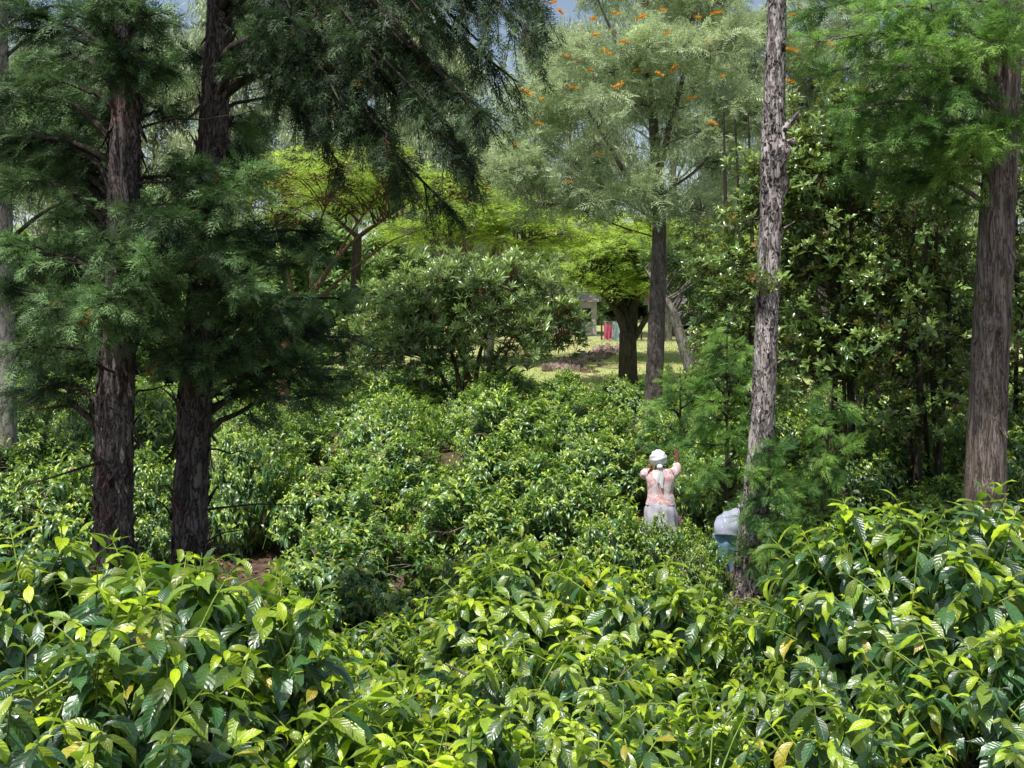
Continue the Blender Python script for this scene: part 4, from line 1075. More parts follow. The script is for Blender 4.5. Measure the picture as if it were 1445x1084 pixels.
# ------------------------------------------------------------------ far trees
def far_tree(kind, px, Y, top_py, hw_px, label, seed, base_py=None, n=80, mat='euc', trunk_r=0.3, low=0.25, group='tall trees closing the view', size=0.8, matb='bark_pale', n_tip=20, crad=None):
    x = (px - 722.5) / FPX * Y; g = float(ground_z(x, Y)); top = at(px, top_py, Y)[2]; H = top - g; R = hw_px / FPX * Y
    root = empty(kind, (x, Y, g), label, 'tree', group)
    r = np.random.default_rng(seed)
    keys = [[x, Y, g - 0.2, trunk_r], [x + r.normal(0, 0.2), Y, g + H * 0.4, trunk_r * 0.75], [x + r.normal(0, 0.4), Y, g + H * 0.95, 0.04]]
    f = r.random(n) ** 0.8; zz = g + H * (low + (1 - low) * f)
    a = r.uniform(0, 2 * PI, n); prof = np.sin(PI * (0.12 + 0.83 * f)) ** 0.6
    rr_ = R * prof * r.uniform(0.2, 1.0, n) ** 0.6
    cl = np.stack([x + np.cos(a) * rr_, Y + np.sin(a) * rr_, zz], -1)
    temps = {'euc': PINN_H, 'dark_tree': ROS_BROAD, 'acacia': FROND_LOW, 'cypress': FROND_LOW, 'loquat': ROS_LANCE}[mat]
    mode = {'euc': 'hang', 'dark_tree': 'up', 'acacia': 'flat', 'cypress': 'out', 'loquat': 'up'}[mat]
    branch_tree(root, [keys], cl, temps, M[mat], M[matb], n_tip, size, seed, crad=crad or max(0.7, R * 0.28), mode=mode, limb=0.03, age_mu=0.4, sides=10, step=0.3, twig=(0.02, 0.008), up_age=0.3, limb_sag=-0.05, rise_k=0.6)


_h = []
for _s in range(4):
    _r = np.random.default_rng(_s + 70); pr = []
    for i in range(16):
        pr.append((diamond(0.16), nrm(np.array([_r.normal(0, .3), 1, _r.normal(0, .3)])), nrm(_r.normal(0, 1, 3)), (_r.normal(0, .3), _r.uniform(-0.2, 0.6), _r.normal(0, .3)), _r.uniform(0.3, 0.55)))
    _h.append(join_t(pr))
PINN_H = _h
G2 = 'tall trees closing the view'
far_tree('gum_tree', 502, 62, -120, 120, 'tall gum tree with a pale straight trunk showing between the dark cypress boughs', 401, n=130, size=1.0, low=0.3)
far_tree('gum_tree', 350, 66, -60, 110, 'pale leaved gum tree behind the second cypress', 402, n=110, size=1.0)
far_tree('gum_tree', 215, 70, 20, 110, 'gum tree glimpsed between the first two cypress trunks', 403, n=100, size=1.0)
far_tree('gum_tree', 70, 64, 60, 120, 'gum tree behind the foliage at the left edge', 404, n=100, size=1.0)
far_tree('gum_tree', 620, 74, 60, 90, 'gum tree behind the black hanging boughs in the top middle', 405, n=90, size=1.0)
far_tree('gum_tree', 940, 66, -60, 130, 'pale feathery gum tree far behind the silver oak crown', 422, n=80, size=1.0)
far_tree('gum_tree', 800, 72, 40, 90, 'pale gum tree far left of the silver oak crown', 423, n=55, size=1.0)
far_tree('gum_tree', 700, 90, 190, 70, 'small far gum tree left of the silver oak crown', 406, n=60, size=1.2)
far_tree('gum_tree', 1060, 80, 130, 90, 'far gum tree between the silver oak and the dead trunk', 408, n=80, size=1.2)
far_tree('gum_tree', 1280, 60, 60, 130, 'gum tree behind the broad leaved thicket', 409, n=110, size=1.0)
far_tree('gum_tree', 1420, 66, 20, 110, 'gum tree behind the thick right hand trunk', 410, n=100, size=1.0)
far_tree('dark_tree', 440, 52, 330, 90, 'bushy dark tree behind the orange branching acacia', 411, n=60, mat='dark_tree', size=0.5, low=0.05, matb='bark_dark', n_tip=34)
far_tree('dark_tree', 540, 58, 345, 70, 'bushy grey green tree left of the lance leaved tree', 412, n=60, mat='loquat', size=0.6, low=0.05, matb='bark_dark', n_tip=30)
far_tree('dark_tree', 300, 40, 380, 110, 'bushy tree filling the gap right of the second shaggy trunk', 413, n=70, mat='dark_tree', size=0.42, low=0.02, matb='bark_dark', n_tip=34)
far_tree('dark_tree', 150, 42, 330, 120, 'bushy tree behind the first shaggy trunk', 414, n=80, mat='dark_tree', size=0.42, low=0.02, matb='bark_dark', n_tip=34)
far_tree('dark_tree', 20, 38, 350, 110, 'bushy tree behind the pale trunk at the left edge', 415, n=70, mat='dark_tree', size=0.42, low=0.02, matb='bark_dark', n_tip=34)
far_tree('dark_tree', 770, 96, 350, 80, 'round far tree beyond the houses, left', 416, n=60, mat='dark_tree', size=0.9, low=0.05, matb='bark_dark', n_tip=30)
far_tree('dark_tree', 1010, 84, 360, 70, 'round far tree beyond the houses, right', 417, n=60, mat='dark_tree', size=0.9, low=0.05, matb='bark_dark', n_tip=30)
far_tree('dark_tree', 1150, 46, 330, 120, 'bushy tree far behind the thicket, left part', 418, n=80, mat='loquat', size=0.5, low=0.02, matb='bark_dark', n_tip=30)
far_tree('dark_tree', 1330, 44, 340, 110, 'bushy tree far behind the thicket, right part', 419, n=60, mat='dark_tree', size=0.45, low=0.02, matb='bark_dark', n_tip=30)
far_tree('dark_tree', 900, 105, 330, 80, 'round far tree right above the dark forked trunk', 420, n=60, mat='dark_tree', size=0.9, low=0.05, matb='bark_dark', n_tip=30)
far_tree('dark_tree', 640, 100, 310, 80, 'round far tree above the lance leaved tree', 421, n=60, mat='dark_tree', size=0.9, low=0.05, matb='bark_dark', n_tip=30)

# shrubs at the far edge of the field
for i, (px, Y, py, R, lab) in enumerate([(868, 35.0, 532, 0.7, 'small dark round shrub at the near edge of the lawn, below the dark forked trunk'), (770, 33.5, 540, 1.3, 'dark shrub at the left end of the lawn, under the lance leaved tree'),
                                        (800, 36.0, 522, 0.55, 'small shrub standing out against the lawn at its left end'), (570, 35.5, 522, 1.2, 'shrub under the left side of the lance leaved tree'), (640, 36.5, 515, 1.2, 'shrub under the middle of the lance leaved tree'), (710, 36.0, 520, 1.1, 'shrub under the right side of the lance leaved tree'), (500, 34, 535, 1.5, 'grey green shrub left of the lance leaved tree'), (430, 33, 520, 1.6, 'tall shrub under the orange branching acacia'),
                                        (945, 36.5, 562, 0.7, 'shrub behind the foot of the silver oak')]):
    c = at(px, py, Y); add_field(px, Y, c[2] - float(ground_z(c[0], Y)), R, lab, 'shrubs along the far edge of the field')
    o = col.objects

# ------------------------------------------------------------------ ground, lawn, litter
def sheet(name, x0, x1, y0, y1, nx, ny, zo, mat, kind='structure', warp=None):
    xs = np.linspace(x0, x1, nx); ys = np.linspace(0, 1, ny) ** 1.7 * (y1 - y0) + y0
    X, Y = np.meshgrid(xs, ys, indexing='xy')
    if warp: X, Y = warp(X, Y)
    Z = ground_z(X, Y) + zo
    s = Soup()
    i = np.arange(ny - 1)[:, None] * nx; j = np.arange(nx - 1)[None]
    s.raw(np.stack([X, Y, Z], -1).reshape(-1, 3), np.stack([i + j, i + j + 1, i + nx + j + 1, i + nx + j], -1).reshape(-1, 4))
    o = s.obj(name, mat); tag(o, kind=kind)
    return o


M['soil'] = mix_mat('soil', (0.055, 0.035, 0.024), (0.17, 0.105, 0.075), scale=7, c3=(0.10, 0.07, 0.045), bump=0.8, dist=0.05)
M['grass'] = mix_mat('lawn_grass', (0.25, 0.31, 0.09), (0.42, 0.46, 0.17), scale=3.2, c3=(0.48, 0.44, 0.22), bump=0.4, lo=0.35, hi=0.65)
M['hill'] = mix_mat('wooded_slope', (0.03, 0.06, 0.02), (0.09, 0.13, 0.045), scale=0.8, bump=0.8, dist=0.5)
g0 = sheet('ground', -260, 260, -20, 420, 180, 220, 0.0, M['soil'])
tag(g0, 'bare reddish brown soil under the coffee bushes', 'ground')
lw = sheet('lawn', -60, 60, 34.5, 100, 90, 90, 0.02, M['grass'])
tag(lw, 'short sunlit yellow green lawn sloping up beyond the field', 'lawn')
hl = sheet('hill', -200, 200, 100, 400, 60, 40, 0.05, M['hill'])
tag(hl, 'wooded slope rising behind the houses', 'hill')

# grass blades
r = np.random.default_rng(6)
n = 26000
gx = r.uniform(-4, 22, n); gy = r.uniform(34.5, 66, n)
s = Soup()
T = np.stack([gx, gy, ground_z(gx, gy) + 0.02], -1)
s.place(diamond(0.35), nrm(np.stack([r.normal(0, .45, n), r.normal(0, .45, n), np.ones(n)], -1)), nrm(r.normal(0, 1, (n, 3))), T, r.uniform(0.05, 0.12, n), r.random(n), r.random(n))
M['blade'] = leaf_mat('grass_blade', (0.28, 0.34, 0.10), (0.55, 0.56, 0.22), rough=0.6, trans=0.3, tcol=(0.4, 0.5, 0.1), spec=0.2)
o = s.obj('grass', M['blade'])
tag(o, 'short blades of grass on the lawn', 'grass', kind='stuff')

# fallen leaves on the soil
n = 16000
gx = r.uniform(-8, 8, n); gy = r.uniform(5.5, 22, n)
s = Soup()
T = np.stack([gx, gy, ground_z(gx, gy) + 0.012], -1)
a = r.uniform(0, 6.28, n)
s.place(LEAF_MID[0], nrm(np.stack([np.cos(a), np.sin(a), r.normal(0, .15, n)], -1)), nrm(np.stack([r.normal(0, .3, n), r.normal(0, .3, n), np.ones(n)], -1)), T, r.uniform(0.05, 0.11, n), r.random(n), r.random(n))
M['litter'] = leaf_mat('dry_leaf', (0.13, 0.07, 0.04), (0.36, 0.23, 0.14), rough=0.8, trans=0.1, tcol=(0.3, 0.2, 0.1), spec=0.1)
o = s.obj('leaf_litter', M['litter'])
tag(o, 'dry brown fallen leaves on the bare soil', 'leaf litter', kind='stuff')

# rubble edge above the lawn
s = Soup()
n = 330
u = r.random(n)
pts = np.stack([at(0, 0, 1)[0] * 0 + (at(780, 500, 47)[0] + (at(872, 480, 60)[0] - at(780, 500, 47)[0]) * u) + r.normal(0, 0.35, n), 47 + 13 * u + r.normal(0, 0.8, n)], -1)
cube = (np.array([[x, y, z] for z in (-.5, .5) for y in (-.5, .5) for x in (-.5, .5)], float), np.array([[0, 2, 3, 1], [4, 5, 7, 6], [0, 1, 5, 4], [2, 6, 7, 3], [0, 4, 6, 2], [1, 3, 7, 5]]), np.zeros((8, 2)))
cube[0][4:] *= np.array([0.6, 0.7, 0.7]); cube[0][:4] += r.normal(0, 0.08, (4, 3))
s.place(cube, nrm(r.normal(0, 1, (n, 3))), nrm(r.normal(0, 1, (n, 3))), np.stack([pts[:, 0], pts[:, 1], ground_z(pts[:, 0], pts[:, 1]) + 0.1], -1), r.uniform(0.10, 0.28, n), r.random(n), r.random(n))
M['rubble'] = leaf_mat('rubble', (0.22, 0.15, 0.13), (0.45, 0.34, 0.30), rough=0.9, trans=0.0, tcol=(0.3, 0.2, 0.2), spec=0.1)
o = s.obj('rubble', M['rubble'], smooth=False)
tag(o, 'pinkish stones and dry debris in a strip along the top of the lawn', 'rubble', kind='stuff')


# ------------------------------------------------------------------ far houses and washing
def box(s, a, b):
    x0, y0, z0 = a; x1, y1, z1 = b
    V = [[x0, y0, z0], [x1, y0, z0], [x1, y1, z0], [x0, y1, z0], [x0, y0, z1], [x1, y0, z1], [x1, y1, z1], [x0, y1, z1]]
    s.raw(V, [[0, 3, 2, 1], [4, 5, 6, 7], [0, 1, 5, 4], [1, 2, 6, 5], [2, 3, 7, 6], [3, 0, 4, 7]])


M['plaster'] = mix_mat('plaster', (0.55, 0.50, 0.46), (0.70, 0.65, 0.60), scale=1.5, bump=0.15)
M['tin'] = mix_mat('tin_roof', (0.40, 0.30, 0.27), (0.60, 0.52, 0.48), scale=2.0, rough=0.5, bump=0.1)
M['wood_dark'] = mix_mat('dark_wood', (0.05, 0.03, 0.02), (0.10, 0.07, 0.05), scale=8)
M['glass'] = mix_mat('window_glass', (0.03, 0.04, 0.05), (0.05, 0.06, 0.07), scale=2, rough=0.1, bump=0.0)


def house(px0, px1, Y, eave_py, label, windows=2):
    x0 = at(px0, 0, Y)[0]; x1 = at(px1, 0, Y)[0]; xc = (x0 + x1) / 2; g = float(ground_z(xc, Y)) - 0.1; ez = at(0, eave_py, Y)[2]
    root = empty('house', (xc, Y, g), label, 'house', 'small houses beyond the lawn')
    w = (x1 - x0) / 2; h = ez - g; d = 4.0
    s = Soup(); box(s, (-w, 0, 0), (w, d, h)); s.obj('wall', M['plaster'], root, smooth=False)
    s = Soup()
    V = [[-w - .3, -.4, h - .05], [w + .3, -.4, h - .05], [w + .3, d / 2, h + 1.1], [-w - .3, d / 2, h + 1.1], [-w - .3, d + .4, h - .05], [w + .3, d + .4, h - .05]]
    s.raw(V, [[0, 1, 2, 3], [3, 2, 5, 4]]); n_ = int(w * 8)
    for i in range(n_):
        x = -w - .3 + (2 * w + .6) * (i + .5) / n_
        s.tube([[x, -.41, h - .04], [x, d / 2, h + 1.11]], 0.025, 4)
    s.obj('roof', M['tin'], root, smooth=False)
    for i in range(windows):
        x = -w + 2 * w * (i + 0.7) / (windows + .4)
        s = Soup(); box(s, (x - .45, -.05, h * .42), (x + .45, -.003, h * .80)); f = s.obj('window', M['wood_dark'], root, smooth=False)
        s = Soup(); box(s, (x - .38, -.07, h * .45), (x + .38, -.053, h * .77)); s.obj('pane', M['glass'], f, smooth=False)
    s = Soup(); box(s, (-.42, -.06, 0), (.42, -.004, min(2.0, h * .85))); dr = s.obj('door', M['wood_dark'], root, smooth=False)
    return root


house(782, 842, 76, 425, 'low pale house with a tin roof seen through leaves left of the dark forked trunk')
house(925, 962, 72, 428, 'white walled house corner showing right beside the silver oak trunk', windows=1)


def cloth(name, px, py0, py1, wpx, Y, mat, label, cat):
    a = at(px, py0, Y); w = wpx / FPX * Y; h = (py1 - py0) / FPX * Y
    n = 14; V, Q = [], []
    for j in range(n):
        for i in range(n):
            u = i / (n - 1); v = j / (n - 1)
            V.append([(u - .5) * w * (1 - .12 * v * (1 if name == 'garment' else 0)), 0.08 * math.sin(u * 14 + v * 2) * (0.3 + v), -v * h + 0.04 * math.sin(u * 9)])
    for j in range(n - 1):
        for i in range(n - 1):
            q = j * n + i; Q.append([q, q + 1, q + n + 1, q + n])
    s = Soup(); s.raw(V, Q)
    o = s.obj(name, mat); o.location = a
    return tag(o, label, cat, 'washing hung out beyond the lawn')


M['pink'] = mix_mat('pink_cloth', (0.60, 0.10, 0.20), (0.70, 0.16, 0.27), scale=3, bump=0.1)
M['paleblue'] = mix_mat('pale_blue_cloth', (0.45, 0.60, 0.66), (0.60, 0.72, 0.76), scale=3, bump=0.1)
M['cyan'] = mix_mat('turquoise_cloth', (0.05, 0.40, 0.50), (0.10, 0.52, 0.60), scale=3, bump=0.1)
cloth('garment', 858, 457, 479, 12, 68, M['pink'], 'pink cloth hanging left of the dark forked trunk beyond the lawn', 'cloth')
cloth('sheet', 871, 455, 482, 14, 68.2, M['paleblue'], 'pale blue sheet hanging between the pink cloth and the dark forked trunk', 'cloth')
cloth('sheet', 796, 450, 459, 20, 69, M['cyan'], 'small turquoise cloth showing through the leaves of the lance leaved tree', 'cloth')
s = Soup()
wl = empty('washing_line', tuple(at(840, 480, 68.1)), 'washing line between thin posts beyond the lawn', 'washing line')
for px in (812, 849, 905):
    s = Soup(); p = at(px, 446, 68.1) - np.asarray(wl.location); gg = float(ground_z(at(px, 0, 68.1)[0], 68.1)) - wl.location[2]
    s.tube([[p[0], 0, gg - .1], [p[0], 0, p[2]]], 0.05, 8); s.obj('post', M['wood_dark'], wl)
s = Soup()
pp = np.array([at(812 + 93 * t, 450 + 5 * math.sin(PI * ((t * 2) % 1)), 68.1) for t in np.linspace(0, 1, 21)]) - np.asarray(wl.location)
s.tube(pp, 0.012, 4); s.obj('line', M['wood_dark'], wl)


# ------------------------------------------------------------------ people
def cloth_mat(name, c1, c2=None, pat=False, c3=None, stripes=False):
    m, nt, ns, lk = new_mat(name)
    tc = nd(ns, 'ShaderNodeTexCoord')
    bs = nd(ns, 'ShaderNodeBsdfPrincipled', inp={'Roughness': 0.85}); bs.inputs['Specular IOR Level'].default_value = 0.2
    n1 = nd(ns, 'ShaderNodeTexNoise', inp={'Scale': 9.0 if pat else 6.0, 'Detail': 2.0, 'Distortion': 1.2}); lk.new(tc.outputs['Object'], n1.inputs['Vector'])
    cr = nd(ns, 'ShaderNodeValToRGB')
    cr.color_ramp.elements[0].position = 0.46 if pat else 0.3; cr.color_ramp.elements[0].color = rgb(c1)
    cr.color_ramp.elements[1].position = 0.52 if pat else 0.7; cr.color_ramp.elements[1].color = rgb(c2 or c1)
    if c3:
        e = cr.color_ramp.elements.new(0.62); e.color = rgb(c3)
    lk.new(n1.outputs[0], cr.inputs[0]); c = cr.outputs[0]
    lk.new(c, bs.inputs['Base Color'])
    w = nd(ns, 'ShaderNodeTexNoise', inp={'Scale': 18.0, 'Detail': 3.0}); lk.new(tc.outputs['Object'], w.inputs['Vector'])
    bp = nd(ns, 'ShaderNodeBump', inp={'Strength': 0.3, 'Distance': 0.01}); lk.new(w.outputs[0], bp.inputs['Height']); lk.new(bp.outputs[0], bs.inputs['Normal'])
    out = nd(ns, 'ShaderNodeOutputMaterial'); lk.new(bs.outputs[0], out.inputs['Surface'])
    return m


M['skin'] = cloth_mat('skin', (0.13, 0.06, 0.035), (0.17, 0.08, 0.05))
M['scarf'] = cloth_mat('white_scarf', (0.75, 0.75, 0.74), (0.82, 0.82, 0.80))
M['shirt'] = cloth_mat('patterned_shirt', (0.80, 0.70, 0.70), (0.68, 0.30, 0.28), pat=True, c3=(0.74, 0.58, 0.58))
M['skirt'] = cloth_mat('lavender_grey_skirt', (0.42, 0.40, 0.47), (0.55, 0.52, 0.58))
M['skirt_blue'] = cloth_mat('blue_cloth', (0.09, 0.19, 0.28), (0.22, 0.37, 0.48))
M['white_top'] = cloth_mat('white_blouse', (0.40, 0.42, 0.48), (0.66, 0.64, 0.66), c3=(0.30, 0.33, 0.42))
M['boot'] = cloth_mat('grey_boot', (0.14, 0.15, 0.16), (0.22, 0.23, 0.24))


def skin_body(name, joints, edges, root, mat, sub=2):
    """one continuous surface grown over a skeleton"""
    me = bpy.data.meshes.new(name)
    me.from_pydata([j[0] for j in joints], edges, [])
    o = bpy.data.objects.new(name, me); col.objects.link(o); o.parent = root
    md = o.modifiers.new('skin', 'SKIN'); md.use_smooth_shade = True
    me.skin_vertices  # created by the modifier
    for i, j in enumerate(joints):
        v = me.skin_vertices[0].data[i]; v.radius = (j[1], j[2] if len(j) > 2 else j[1])
    me.skin_vertices[0].data[0].use_root = True
    ss = o.modifiers.new('sub', 'SUBSURF'); ss.levels = sub; ss.render_levels = sub
    me.materials.append(mat)
    return o


def rings(s, secs, n=28, folds=0.0, nf=9, seed=0, cap=False):
    """loft of elliptical sections (cx, cy, cz, rx, ry, tiltvec)"""
    r = np.random.default_rng(seed); ph = r.uniform(0, 6, 4)
    S = np.asarray(secs, float); m = 5 * (len(S) - 1) + 1
    q = np.linspace(0, len(S) - 1, m); S2 = np.stack([np.interp(q, np.arange(len(S)), S[:, i]) for i in range(S.shape[1])], -1)
    ctr = S2[:, :3]; tg = nrm(np.gradient(ctr, axis=0))
    ref = np.array([1.0, 0, 0]); 
    a = nrm(ref - (tg @ ref)[:, None] * tg) if abs(tg[:, 0]).mean() < 0.8 else nrm(np.cross(tg, [0, 0, 1.0]))
    b = np.cross(tg, a)
    th = np.arange(n) * 2 * PI / n; v = np.linspace(0, 1, m)[:, None]
    f = 1 + folds * (np.sin(nf * th[None] + ph[0] + 2 * v) * (0.4 + v) + 0.6 * np.sin(2.3 * nf * th[None] / 2.3 * 1 + 11 * v + ph[1]) * 0.6 + 0.5 * np.sin(9 * v * 2 + 3 * th[None] + ph[2]))
    P = ctr[:, None] + (S2[:, 3][:, None] * f * np.cos(th)[None])[..., None] * a[:, None] + (S2[:, 4][:, None] * f * np.sin(th)[None])[..., None] * b[:, None]
    i = np.arange(m - 1)[:, None] * n; j = np.arange(n)[None]; j2 = (j + 1) % n
    s.raw(P.reshape(-1, 3), np.stack([i + j, i + j2, i + n + j2, i + n + j], -1).reshape(-1, 4))


def hand_joints(J, E, wrist_idx, W, d, spread, curl):
    """palm and five separate fingers from a wrist joint; d = hand direction, spread = side direction"""
    d = nrm(d); sp = nrm(spread); cu = nrm(curl)
    p = np.asarray(W) + d * 0.045; J.append((tuple(p), 0.034, 0.016)); pi_ = len(J) - 1; E.append((wrist_idx, pi_))
    for k, (o, L) in enumerate([(-0.028, 0.062), (-0.010, 0.075), (0.009, 0.080), (0.027, 0.072)]):
        b = p + d * 0.035 + sp * o; m = b + d * L * 0.5 + cu * 0.012; e = b + d * L * 0.9 + cu * 0.032
        J.append((tuple(b), 0.010)); J.append((tuple(m), 0.0085)); J.append((tuple(e), 0.007)); n_ = len(J)
        E += [(pi_, n_ - 3), (n_ - 3, n_ - 2), (n_ - 2, n_ - 1)]
    b = np.asarray(W) + d * 0.03 - sp * 0.04 + cu * 0.008; e = b + d * 0.045 - sp * 0.022 + cu * 0.015
    J.append((tuple(b), 0.012)); J.append((tuple(e), 0.009)); n_ = len(J); E += [(pi_, n_ - 2), (n_ - 2, n_ - 1)]


# woman with the white headscarf, back to us, arms raised into the bush
W0 = at(932, 0, 15.6); gW = float(ground_z(W0[0], 15.6))
wp = empty('person', (W0[0], 15.6, gW), 'woman seen from behind in white headscarf, red patterned blouse and lavender skirt, arms raised', 'person')
J, E = [], []
def jt(x, y, z, r1, r2=None): J.append(((x, y, z), r1, r2 or r1)); return len(J) - 1
pel = jt(0.0, 0, 0.90, 0.155, 0.115); wa = jt(0, 0, 1.04, 0.125, 0.095); ch = jt(0, 0.0, 1.22, 0.15, 0.10); up = jt(0, 0, 1.33, 0.13, 0.08); nk = jt(-0.01, 0.015, 1.43, 0.05); hd = jt(-0.03, 0.03, 1.53, 0.08, 0.09); ht = jt(-0.03, 0.03, 1.60, 0.06)
E += [(pel, wa), (wa, ch), (ch, up), (up, nk), (nk, hd), (hd, ht)]
for sx in (-1, 1):
    h = jt(sx * 0.085, 0, 0.80, 0.085); kn = jt(sx * 0.10, 0.02, 0.46, 0.055); an = jt(sx * 0.10, -0.02, 0.08, 0.035); to = jt(sx * 0.11, 0.12, 0.035, 0.032)
    E += [(pel, h), (h, kn), (kn, an), (an, to)]
# right arm: out to the side and up
sh = jt(0.165, 0.01, 1.34, 0.055); el = jt(0.25, 0.20, 1.36, 0.040); wr = jt(0.275, 0.28, 1.50, 0.026)
E += [(up, sh), (sh, el), (el, wr)]
hand_joints(J, E, wr, J[wr][0], (-0.05, 0.25, 1), (1, 0, 0), (-0.3, 1, 0))
sl = jt(-0.165, 0.01, 1.34, 0.055); ell = jt(-0.20, 0.22, 1.30, 0.040); wrl = jt(-0.08, 0.36, 1.42, 0.026)
E += [(up, sl), (sl, ell), (ell, wrl)]
hand_joints(J, E, wrl, J[wrl][0], (0.3, 0.5, 0.8), (0.8, -0.4, 0), (0, 1, 0.2))
body = skin_body('body', J, E, wp, M['skin'])
s = Soup()
rings(s, [(0, 0, 0.93, .205, .155), (0, 0, 1.00, .19, .145), (0, 0, 1.08, .175, .13), (0, 0, 1.20, .19, .135), (0, .0, 1.30, .20, .125), (0, 0.0, 1.37, .165, .10), (-.005, .01, 1.415, .08, .07)], folds=0.03, nf=7, seed=2)
rings(s, [(0.13, 0, 1.335, .075, .08), (0.19, 0.05, 1.345, .078, .078), (0.235, 0.15, 1.36, .070, .070), (0.25, 0.20, 1.38, .064, .064), (0.262, 0.25, 1.44, .052, .052)], n=18, folds=0.05, nf=5, seed=3)
rings(s, [(-0.13, 0, 1.335, .075, .08), (-0.18, 0.06, 1.335, .078, .078), (-0.20, 0.15, 1.31, .070, .070), (-0.20, 0.21, 1.31, .062, .062), (-0.16, 0.27, 1.34, .052, .052)], n=18, folds=0.05, nf=5, seed=4)
s.obj('blouse', M['shirt'], wp)
s = Soup()
rings(s, [(0, 0, 1.03, .165, .125), (0, 0, .97, .185, .145), (0, 0, .88, .21, .175), (0, 0, .75, .225, .19), (0, 0, .55, .24, .20), (0, 0, .32, .26, .22)], n=48, folds=0.055, nf=11, seed=5)
s.obj('skirt', M['skirt'], wp)
s = Soup()
n1, n2 = 22, 28
V = []
for i in range(n1):
    v = PI * (0.02 + 0.96 * i / (n1 - 1)); 
    for j in range(n2):
        u = 2 * PI * j / n2
        rr_ = 1 + 0.05 * math.sin(4 * u + 5 * v) + 0.05 * math.sin(11 * v + 2 * u) + 0.02 * math.sin(13 * u - 5 * v)
        z = math.cos(v)
        V.append([-0.03 + 0.118 * math.sin(v) * math.cos(u) * rr_, 0.02 + 0.125 * math.sin(v) * math.sin(u) * rr_ - 0.02, 1.555 + 0.115 * z * rr_])
Q = [[i * n2 + j, i * n2 + (j + 1) % n2, (i + 1) * n2 + (j + 1) % n2, (i + 1) * n2 + j] for i in range(n1 - 1) for j in range(n2)]
s.raw(V, Q)
# knot and the two tails down the back
rings(s, [(-0.03, -0.11, 1.47, .03, .03), (-0.025, -0.135, 1.455, .042, .034), (-0.02, -0.125, 1.43, .03, .025)], n=12, folds=0.08, nf=3)
for k, (x1, l) in enumerate([(-0.05, 0.20), (0.01, 0.27)]):
    m = 9; VV = []
    for i in range(m):
        t = i / (m - 1)
        w = 0.012 + 0.022 * math.sin(PI * min(1, t * 0.9 + .1)); c = np.array([-0.02 + (x1 + .02) * t + 0.01 * math.sin(6 * t), -0.135 - 0.02 * t, 1.44 - l * t])
        VV += [c - [w, 0.0, 0], c + [0, -0.012, 0], c + [w, 0.004, 0]]
    s.raw(VV, [[i * 3 + j, i * 3 + j + 1, i * 3 + j + 4, i * 3 + j + 3] for i in range(m - 1) for j in range(2)])
s.obj('headscarf', M['scarf'], wp)

# second picker bent over behind the dead trunk
P0 = at(1026, 0, 14.8); gP = float(ground_z(P0[0], 14.8)) - 0.03
pp_ = empty('person', (P0[0], 14.75, gP), 'person bent over beside the dead trunk, pale top and blue wrap skirt, mostly hidden', 'person')
J, E = [], []
pel = jt(0, 0, 0.86, 0.14, 0.12); wa = jt(0.08, 0.10, 0.93, 0.12, 0.10); ch = jt(0.20, 0.24, 0.90, 0.13, 0.10); up = jt(0.30, 0.36, 0.84, 0.12, 0.08); nk = jt(0.36, 0.44, 0.79, 0.05); hd = jt(0.41, 0.50, 0.73, 0.09); ht = jt(0.44, 0.54, 0.66, 0.07)
E += [(pel, wa), (wa, ch), (ch, up), (up, nk), (nk, hd), (hd, ht)]
for sx in (-1, 1):
    h = jt(sx * 0.08, -0.01, 0.78, 0.085); kn = jt(sx * 0.10, 0.03, 0.44, 0.055); an = jt(sx * 0.11, -0.03, 0.09, 0.04); to = jt(sx * 0.13, 0.10, 0.04, 0.035)
    E += [(pel, h), (h, kn), (kn, an), (an, to)]
for sx in (-1, 1):
    a = jt(0.30 + sx * 0.11, 0.36 - sx * 0.09, 0.80, 0.05); b = jt(0.34 + sx * 0.13, 0.42 - sx * 0.07, 0.56, 0.038); c = jt(0.38 + sx * 0.08, 0.52 - sx * .05, 0.36, 0.026)
    E += [(up, a), (a, b), (b, c)]
    hand_joints(J, E, c, J[c][0], (0.1, 0.3, -1), (1, -.3, 0), (0, 1, 0))
skin_body('body', J, E, pp_, M['skin'])
s = Soup()
rings(s, [(-0.02, -0.12, 0.74, .185, .10), (-0.01, -0.08, 0.83, .185, .14), (0.02, 0.0, 0.885, .18, .15), (0.08, 0.10, 0.905, .165, .13), (0.20, 0.24, 0.915, .165, .13), (0.30, 0.36, 0.85, .14, .10), (0.35, 0.42, 0.80, .07, .06)], folds=0.09, nf=7, seed=12)
for sx in (-1, 1):
    rings(s, [(0.30 + sx * .07, 0.36 - sx * .05, 0.83, .07, .07), (0.30 + sx * 0.115, 0.36 - sx * 0.09, 0.79, .07, .07), (0.33 + sx * 0.13, 0.40 - sx * 0.07, 0.62, .06, .06)], n=16, folds=0.05, nf=5, seed=13)
s.obj('blouse', M['white_top'], pp_)
s = Soup()
rings(s, [(-0.01, -0.02, 0.80, .160, .12), (-0.01, -0.03, 0.76, .172, .14), (-0.01, -0.02, 0.68, .178, .155), (-0.02, -0.01, 0.52, .165, .15), (-0.03, 0, 0.30, .15, .14)], n=48, folds=0.085, nf=8, seed=14)
s.obj('skirt', M['skirt_blue'], pp_)
